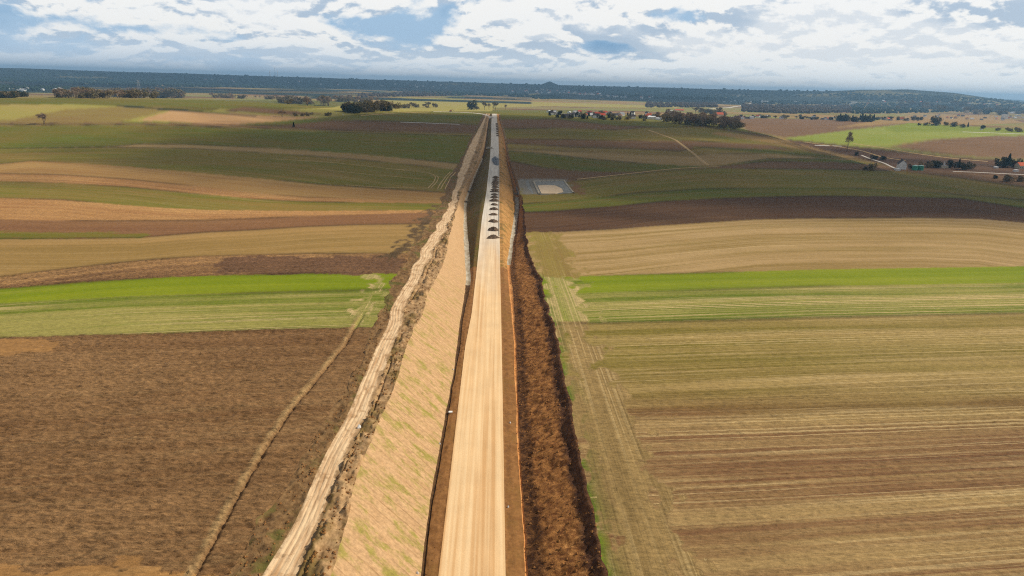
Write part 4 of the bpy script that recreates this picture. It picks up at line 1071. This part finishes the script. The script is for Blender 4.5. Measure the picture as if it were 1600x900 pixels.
# retention basin right of the road
c4 = hit([818, 832, 898, 890], [303, 281, 303, 281]); 
def pxpoly(name, pts, lift, mat, thick=.15, **pr):
    P = hit([p[0] for p in pts], [p[1] for p in pts]); n = len(pts); z0 = max(gz(p[0], p[1]) for p in P)
    up = [(p[0], p[1], gz(p[0], p[1])+lift) for p in P]; dn = [(a, b, c-thick-lift) for a, b, c in up]
    return mesh_obj(name, up+dn, [tuple(range(n))]+[(i, n+i, n+(i+1) % n, (i+1) % n) for i in range(n)], mat)
MGY = simple('grey_gravel_bed', (156,154,146), (120,120,116), (.5,.5,.5), 5, .35, .65, .4, .1)
MSD = simple('pale_sand', (232,206,172), (214,186,150), (.4,.4,.4))
rb = empty('retention_basin', tuple(at(857, 292)), 0, 1, label='rectangular grey lined retention basin under construction right of the road', category='basin')
def child(o):
    o.parent = rb; o.matrix_parent_inverse = Matrix.Translation(-Vector(rb.location)); return o
child(pxpoly('gravel_bed', [(812,303),(806,282),(824,280),(834,303)], .25, MGY))
child(pxpoly('basin_floor', [(843,304),(834,284),(880,282.5),(896,302)], .28, MGY))
child(pxpoly('sand_bed', [(846,303.5),(840,291),(852,290),(868,291),(878,296),(880,301),(868,303.5)], .62, MSD, .5))
for a, b in (((843,304),(834,284)), ((896,302),(881,282.5)), ((834,284),(881,282.5))):
    A, B = hit([a[0], b[0]], [a[1], b[1]]); n_ = 10; vs = []; fs = []; dv = B-A; nn = np.array([-dv[1], dv[0]])/np.hypot(dv[0], dv[1])*.9
    for i in range(n_+1):
        q = A+dv*i/n_; zz = gz(q[0], q[1])
        for s, h in ((-1,-.3),(-.6,.75),(.6,.75),(1,-.3)): vs.append((q[0]+nn[0]*s, q[1]+nn[1]*s, zz+h))
        if i: k0 = len(vs)-8; fs += [(k0+j, k0+j+1, k0+j+5, k0+j+4) for j in range(3)]
    child(mesh_obj('edge_wall', vs, fs, MCO))

# ------------------------------------------------------------------ far landmarks
MST = flat('pale_steel', (190,194,200)); MCH = flat('pale_concrete_stack', (206,206,208))
def far_at(px, d):
    dr = ray([px], [130+(px-800)*.0288])[0]; return float(dr[0]*d), float(dr[1]*d)
for i, (px, h, r) in enumerate(((422,150,9),(430,190,6),(434,165,6))):
    x, y = far_at(px, 14500); z = gz(x, y); o = MB().tube([(0,0,0),(0,0,h*.5),(0,0,h)], [r,r*.8,r*.7], 16).build('chimney_stack', MCH, None, True); o.location = (x, y, HC-45+10); o.location.z = z
    o.scale = (1, 1, (HC+[110,165,120][i]-z)/h); set_props(o, label=['left and thickest','middle and tallest','right'][i]+' of the three power station stacks on the left horizon', category='chimney', group='power station stacks')
x, y = far_at(77, 11000); z = gz(x, y)
# lattice pylon
def pylon(px, py, hpx, label):
    P = at(px, py); d = float(np.dot(P-CAM, FW)); H = hpx*d/FPX; o = empty('power_pylon', (P[0], P[1], gz(P[0], P[1])), .4, 1, label=label, category='pylon')
    b = MB(); w = H*.11; k = 8
    lv = [(i/k*H, w*(1-i/k)**1.1+.5) for i in range(k+1)]
    for sx, sy in ((1,1),(1,-1),(-1,-1),(-1,1)): b.tube([(sx*a, sy*a, z_) for z_, a in lv], [.16]*len(lv), 4)
    for (z0, a0), (z1, a1) in zip(lv[:-1], lv[1:]):
        c0 = [(a0,a0),(a0,-a0),(-a0,-a0),(-a0,a0)]; c1 = [(a1,a1),(a1,-a1),(-a1,-a1),(-a1,a1)]
        for i in range(4):
            j = (i+1) % 4; b.tube([(*c0[i], z0), (*c1[j], z1)], [.09,.09], 3); b.tube([(*c0[j], z0), (*c1[i], z1)], [.09,.09], 3)
    b.build('mast', MST, o)
    for q, L in ((.72, .2), (.84, .16), (.95, .12)):
        a = MB(); a.tube([(-H*L,0,H*q),(0,0,H*q+.8),(H*L,0,H*q)], [.1,.25,.1], 4); a.tube([(-H*L,0,H*q),(H*L,0,H*q)], [.12,.12], 4); a.build('crossarm', MST, o)
pylon(219, 153, 27, 'faint steel lattice pylon standing in front of the far left tree belt')
P = at(536, 180); o = empty('site_marker', (P[0], P[1], gz(P[0], P[1])), 0, 1, label='tiny white marker post in the field left of the dark copse', category='post'); MB().box((0,0,1.2), (1.4,.5,2.4)).build('plate', MWB, o); MB().box((0,0,.2), (1.8,.9,.4)).build('foot', MCO, o)
# excavator-like orange machine near the road end
def digger(px, py, rz, label):
    P = at(px, py); o = empty('excavator', (P[0], P[1], gz(P[0], P[1])), rz, 1.15, label=label, category='excavator')
    MO = flat('orange_machine_paint', (206,120,70), .5)
    MB().box((0,0,1.9), (3.4,2.6,1.5)).build('body', MO, o); MB().box((1.0,.7,3.1), (1.5,1.1,1.4)).build('cab', MGL, o)
    for s in (-1, 1): MB().box((0,s*1.15,.5), (4.2,.6,1.0)).build('track', MRf['dark'], o)
    MB().tube([(1.5,-.3,2.2),(4.2,-.3,4.6),(6.4,-.3,2.4)], [.3,.25,.2], 5).build('arm', MO, o); MB().box((6.5,-.3,1.9), (.9,1.2,.9)).build('bucket', MRf['dark'], o)
digger(704, 174.5, .3, 'orange excavator working beside the bend left of the road end')

# ------------------------------------------------------------------ clouds that shade the middle distance (drifting overhead, right of the view)
EL = R(41); AZ = R(73)       # sun azimuth measured from +Y towards +X
SUN = Vector((math.sin(AZ)*math.cos(EL), math.cos(AZ)*math.cos(EL), math.sin(EL)))
def cloud_mat():
    M = bpy.data.materials.new('cloud_vapour'); M.use_nodes = True; nt = M.node_tree; nt.nodes.clear(); T = NT(nt)
    out = T.n('ShaderNodeOutputMaterial'); tc = T.n('ShaderNodeTexCoord').outputs['Object']
    sep = T.n('ShaderNodeSeparateXYZ'); T.l(tc, sep.inputs[0]); r2 = T.math('ADD', T.math('POWER', sep.outputs[0], 2), T.math('POWER', sep.outputs[1], 2)); r_ = T.math('SQRT', r2)
    n = T.noise(T.mapv(tc, (2.2,2.2,2.2)), 1, 4, .55); a = T.math('ADD', T.math('MULTIPLY', T.math('SUBTRACT', n, .5), 1.1), T.math('SUBTRACT', 1.0, r_))
    al = T.ramp(a, .02, .5, 0, .62)
    tr = T.n('ShaderNodeBsdfTransparent'); df = T.n('ShaderNodeBsdfDiffuse'); df.inputs[0].default_value = (.9,.9,.92,1)
    tl = T.n('ShaderNodeBsdfTranslucent'); tl.inputs[0].default_value = (.9,.9,.92,1); mx0 = T.n('ShaderNodeMixShader'); mx0.inputs[0].default_value = .5; T.l(df.outputs[0], mx0.inputs[1]); T.l(tl.outputs[0], mx0.inputs[2])
    mx = T.n('ShaderNodeMixShader'); T.l(al, mx.inputs[0]); T.l(tr.outputs[0], mx.inputs[1]); T.l(mx0.outputs[0], mx.inputs[2]); T.l(mx.outputs[0], out.inputs[0]); return M
MCL = cloud_mat()
import bmesh
bm = bmesh.new(); bmesh.ops.create_icosphere(bm, subdivisions=4, radius=1)
for v in bm.verts:
    p = v.co; q = fbm(np.array([p.x*2.3+5]), np.array([p.y*2.3+p.z]), 3)[0]; f = 1+.3*(q-.5)
    v.co = Vector((p.x*f, p.y*f, max(p.z, -.35)*f))
cme = bpy.data.meshes.new('cloud'); bm.to_mesh(cme); bm.free(); cme.materials.append(MCL); cme.polygons.foreach_set('use_smooth', [True]*len(cme.polygons))
def cloud(gx, gy, rx, ry, alt, gzz=0, rot=0):
    o = bpy.data.objects.new('cloud', cme); COL.objects.link(o); t = (alt-gzz)/SUN.z
    o.location = (gx+SUN.x*t, gy+SUN.y*t, alt); o.scale = (rx, ry, min(rx, ry)*.12); o.rotation_euler = (0, 0, rot); o['kind'] = 'stuff'; return o
CLOUDS = [(-60, 760, 430, 400, 1300), (330, 640, 420, 330, 1300), (120, 1150, 700, 260, 1400), (520, 720, 260, 330, 1300),
          (0, 9800, 9000, 3800, 5200), (-2500, 5000, 2600, 900, 3200), (1400, 5800, 1900, 900, 3400)]
for c in CLOUDS: cloud(*c)

# ------------------------------------------------------------------ light, sky, haze
sl_ = bpy.data.lights.new('sun', 'SUN'); sl_.energy = 4.2; sl_.angle = R(.5); sl_.color = (1, .91, .77)
so = bpy.data.objects.new('sun', sl_); COL.objects.link(so); so.rotation_euler = SUN.to_track_quat('Z', 'Y').to_euler(); so.location = (0, 0, 3000)
W = bpy.data.worlds.new('World'); S.world = W; W.use_nodes = True; nt = W.node_tree; nt.nodes.clear(); T = NT(nt)
out = T.n('ShaderNodeOutputWorld'); sky = T.n('ShaderNodeTexSky', sky_type='NISHITA'); sky.sun_disc = False; sky.sun_elevation = EL; sky.sun_rotation = AZ; sky.altitude = 200
sky.air_density = 1.2; sky.dust_density = .8
bg = T.n('ShaderNodeBackground'); T.l(sky.outputs[0], bg.inputs[0]); bg.inputs[1].default_value = .07
d = T.n('ShaderNodeTexCoord').outputs['Generated']; sp = T.n('ShaderNodeSeparateXYZ'); T.l(d, sp.inputs[0])
az = T.math('ARCTAN2', sp.outputs[0], sp.outputs[1]); el = T.math('MAXIMUM', sp.outputs[2], 0)
# cloud layer overhead in perspective: rows squeeze towards the horizon
es = T.math('POWER', T.math('ADD', el, .004), .62)
def cvec(de, ax, ey, off):
    ax, ey = ax*1.15, ey*.44
    c = T.n('ShaderNodeCombineXYZ'); T.l(T.math('MULTIPLY', az, ax), c.inputs[0]); T.l(T.math('MULTIPLY', T.math('ADD', es, de), ey), c.inputs[1]); c.inputs[2].default_value = off; return c.outputs[0]
A1 = T.noise(cvec(0, 6.5, 22, 2.7), 1, 9, .56, .15); A2 = T.noise(cvec(.012, 6.5, 22, 2.7), 1, 9, .56, .15)
B1 = T.noise(cvec(0, 2.6, 12, 8.1), 1, 5, .5)
gap = T.ramp(T.math('ADD', T.math('MULTIPLY', A1, .62), T.math('MULTIPLY', B1, .38)), .44, .56)       # 1 = cloud
# specific blue openings
def blob(a0, e0, sa, se, amp):
    x = T.math('DIVIDE', T.math('SUBTRACT', az, a0), sa); y = T.math('DIVIDE', T.math('SUBTRACT', el, e0), se)
    q = T.math('ADD', T.math('MULTIPLY', x, x), T.math('MULTIPLY', y, y)); return T.math('MULTIPLY', T.math('EXPONENT', T.math('MULTIPLY', q, -1)), amp)
def sky_px(px, py):
    v = ray([px], [py])[0]; v = v/np.linalg.norm(v); return math.atan2(v[0], v[1]), float(v[2])
holes = None
for px, py, sx, sy, am in ((120,30,.10,.020,.15),(330,55,.12,.012,.10),(620,35,.10,.030,.16),(1080,25,.10,.018,.20),(700,75,.08,.014,.08),(940,75,.06,.010,.10),(1470,20,.12,.015,.06),(40,75,.07,.010,.08),(1250,30,.12,.02,-.12),(900,100,.4,.012,-.04),(1300,60,.2,.03,-.14),(380,15,.06,.02,-.14),(830,30,.07,.02,-.12),(1550,70,.15,.03,-.1),(1350,90,.25,.03,-.1),(1150,75,.12,.012,-.1),(200,20,.06,.01,-.12),(560,12,.05,.01,-.12),(60,15,.05,.014,-.06)):
    a0, e0 = sky_px(px, py); b_ = blob(a0, e0, sx, sy, am); holes = b_ if holes is None else T.math('ADD', holes, b_)
dens = T.math('SUBTRACT', T.math('ADD', T.math('MULTIPLY', A1, .68), T.math('MULTIPLY', B1, .32)), holes)
cov = T.ramp(dens, .395, .465)
litf = T.ramp(T.math('SUBTRACT', A1, A2), -.04, .012)       # tops bright, bases grey
cl = T.mix(litf, (.47,.58,.72), (1.0,.99,.97))
cl = T.mix(T.ramp(dens, .50, .62, 0, .6), cl, (.98,.98,.98))
bl = T.mix(T.ramp(A1, .3, .5), (.19,.37,.60), (.38,.56,.77))
c = T.mix(cov, bl, cl)
veil = T.ramp(el, .0, .06, .8, 0)
c = T.mix(veil, c, T.mix(T.ramp(az, -.6, .5), (.66,.80,.96), (.88,.94,.98)))
topf = T.ramp(el, .14, .5)
c2 = T.mix(topf, c, (.22,.23,.25))
bg2 = T.n('ShaderNodeBackground'); T.l(c2, bg2.inputs[0]); bg2.inputs[1].default_value = .95
mx = T.n('ShaderNodeMixShader'); mx.inputs[0].default_value = .9; T.l(bg.outputs[0], mx.inputs[1]); T.l(bg2.outputs[0], mx.inputs[2]); T.l(mx.outputs[0], out.inputs[0])
# haze
hz = MB().box((0,15200,(-62+215)/2), (102000,31600,277)).build('haze', None); hz['kind'] = 'stuff'
M = bpy.data.materials.new('haze_air'); M.use_nodes = True; nt = M.node_tree; nt.nodes.clear(); o_ = nt.nodes.new('ShaderNodeOutputMaterial'); pv = nt.nodes.new('ShaderNodeVolumePrincipled')
pv.inputs['Density'].default_value = 7.0e-5; pv.inputs['Color'].default_value = (.38,.67,1.0,1); pv.inputs['Anisotropy'].default_value = .2; nt.links.new(pv.outputs[0], o_.inputs['Volume'])
hz.data.materials.clear(); hz.data.materials.append(M)

S.render.engine = 'CYCLES'; S.cycles.use_denoising = False; S.cycles.pixel_filter_type = 'BLACKMAN_HARRIS'; S.cycles.filter_width = 1.15; S.view_settings.view_transform = 'Standard'; S.view_settings.look = 'None'; S.view_settings.exposure = .12; S.view_settings.gamma = 1
S.cycles.volume_bounces = 0; S.cycles.max_bounces = 4; S.cycles.diffuse_bounces = 2; S.cycles.glossy_bounces = 1; S.cycles.transmission_bounces = 2; S.cycles.transparent_max_bounces = 12; S.cycles.caustics_reflective = False; S.cycles.caustics_refractive = False
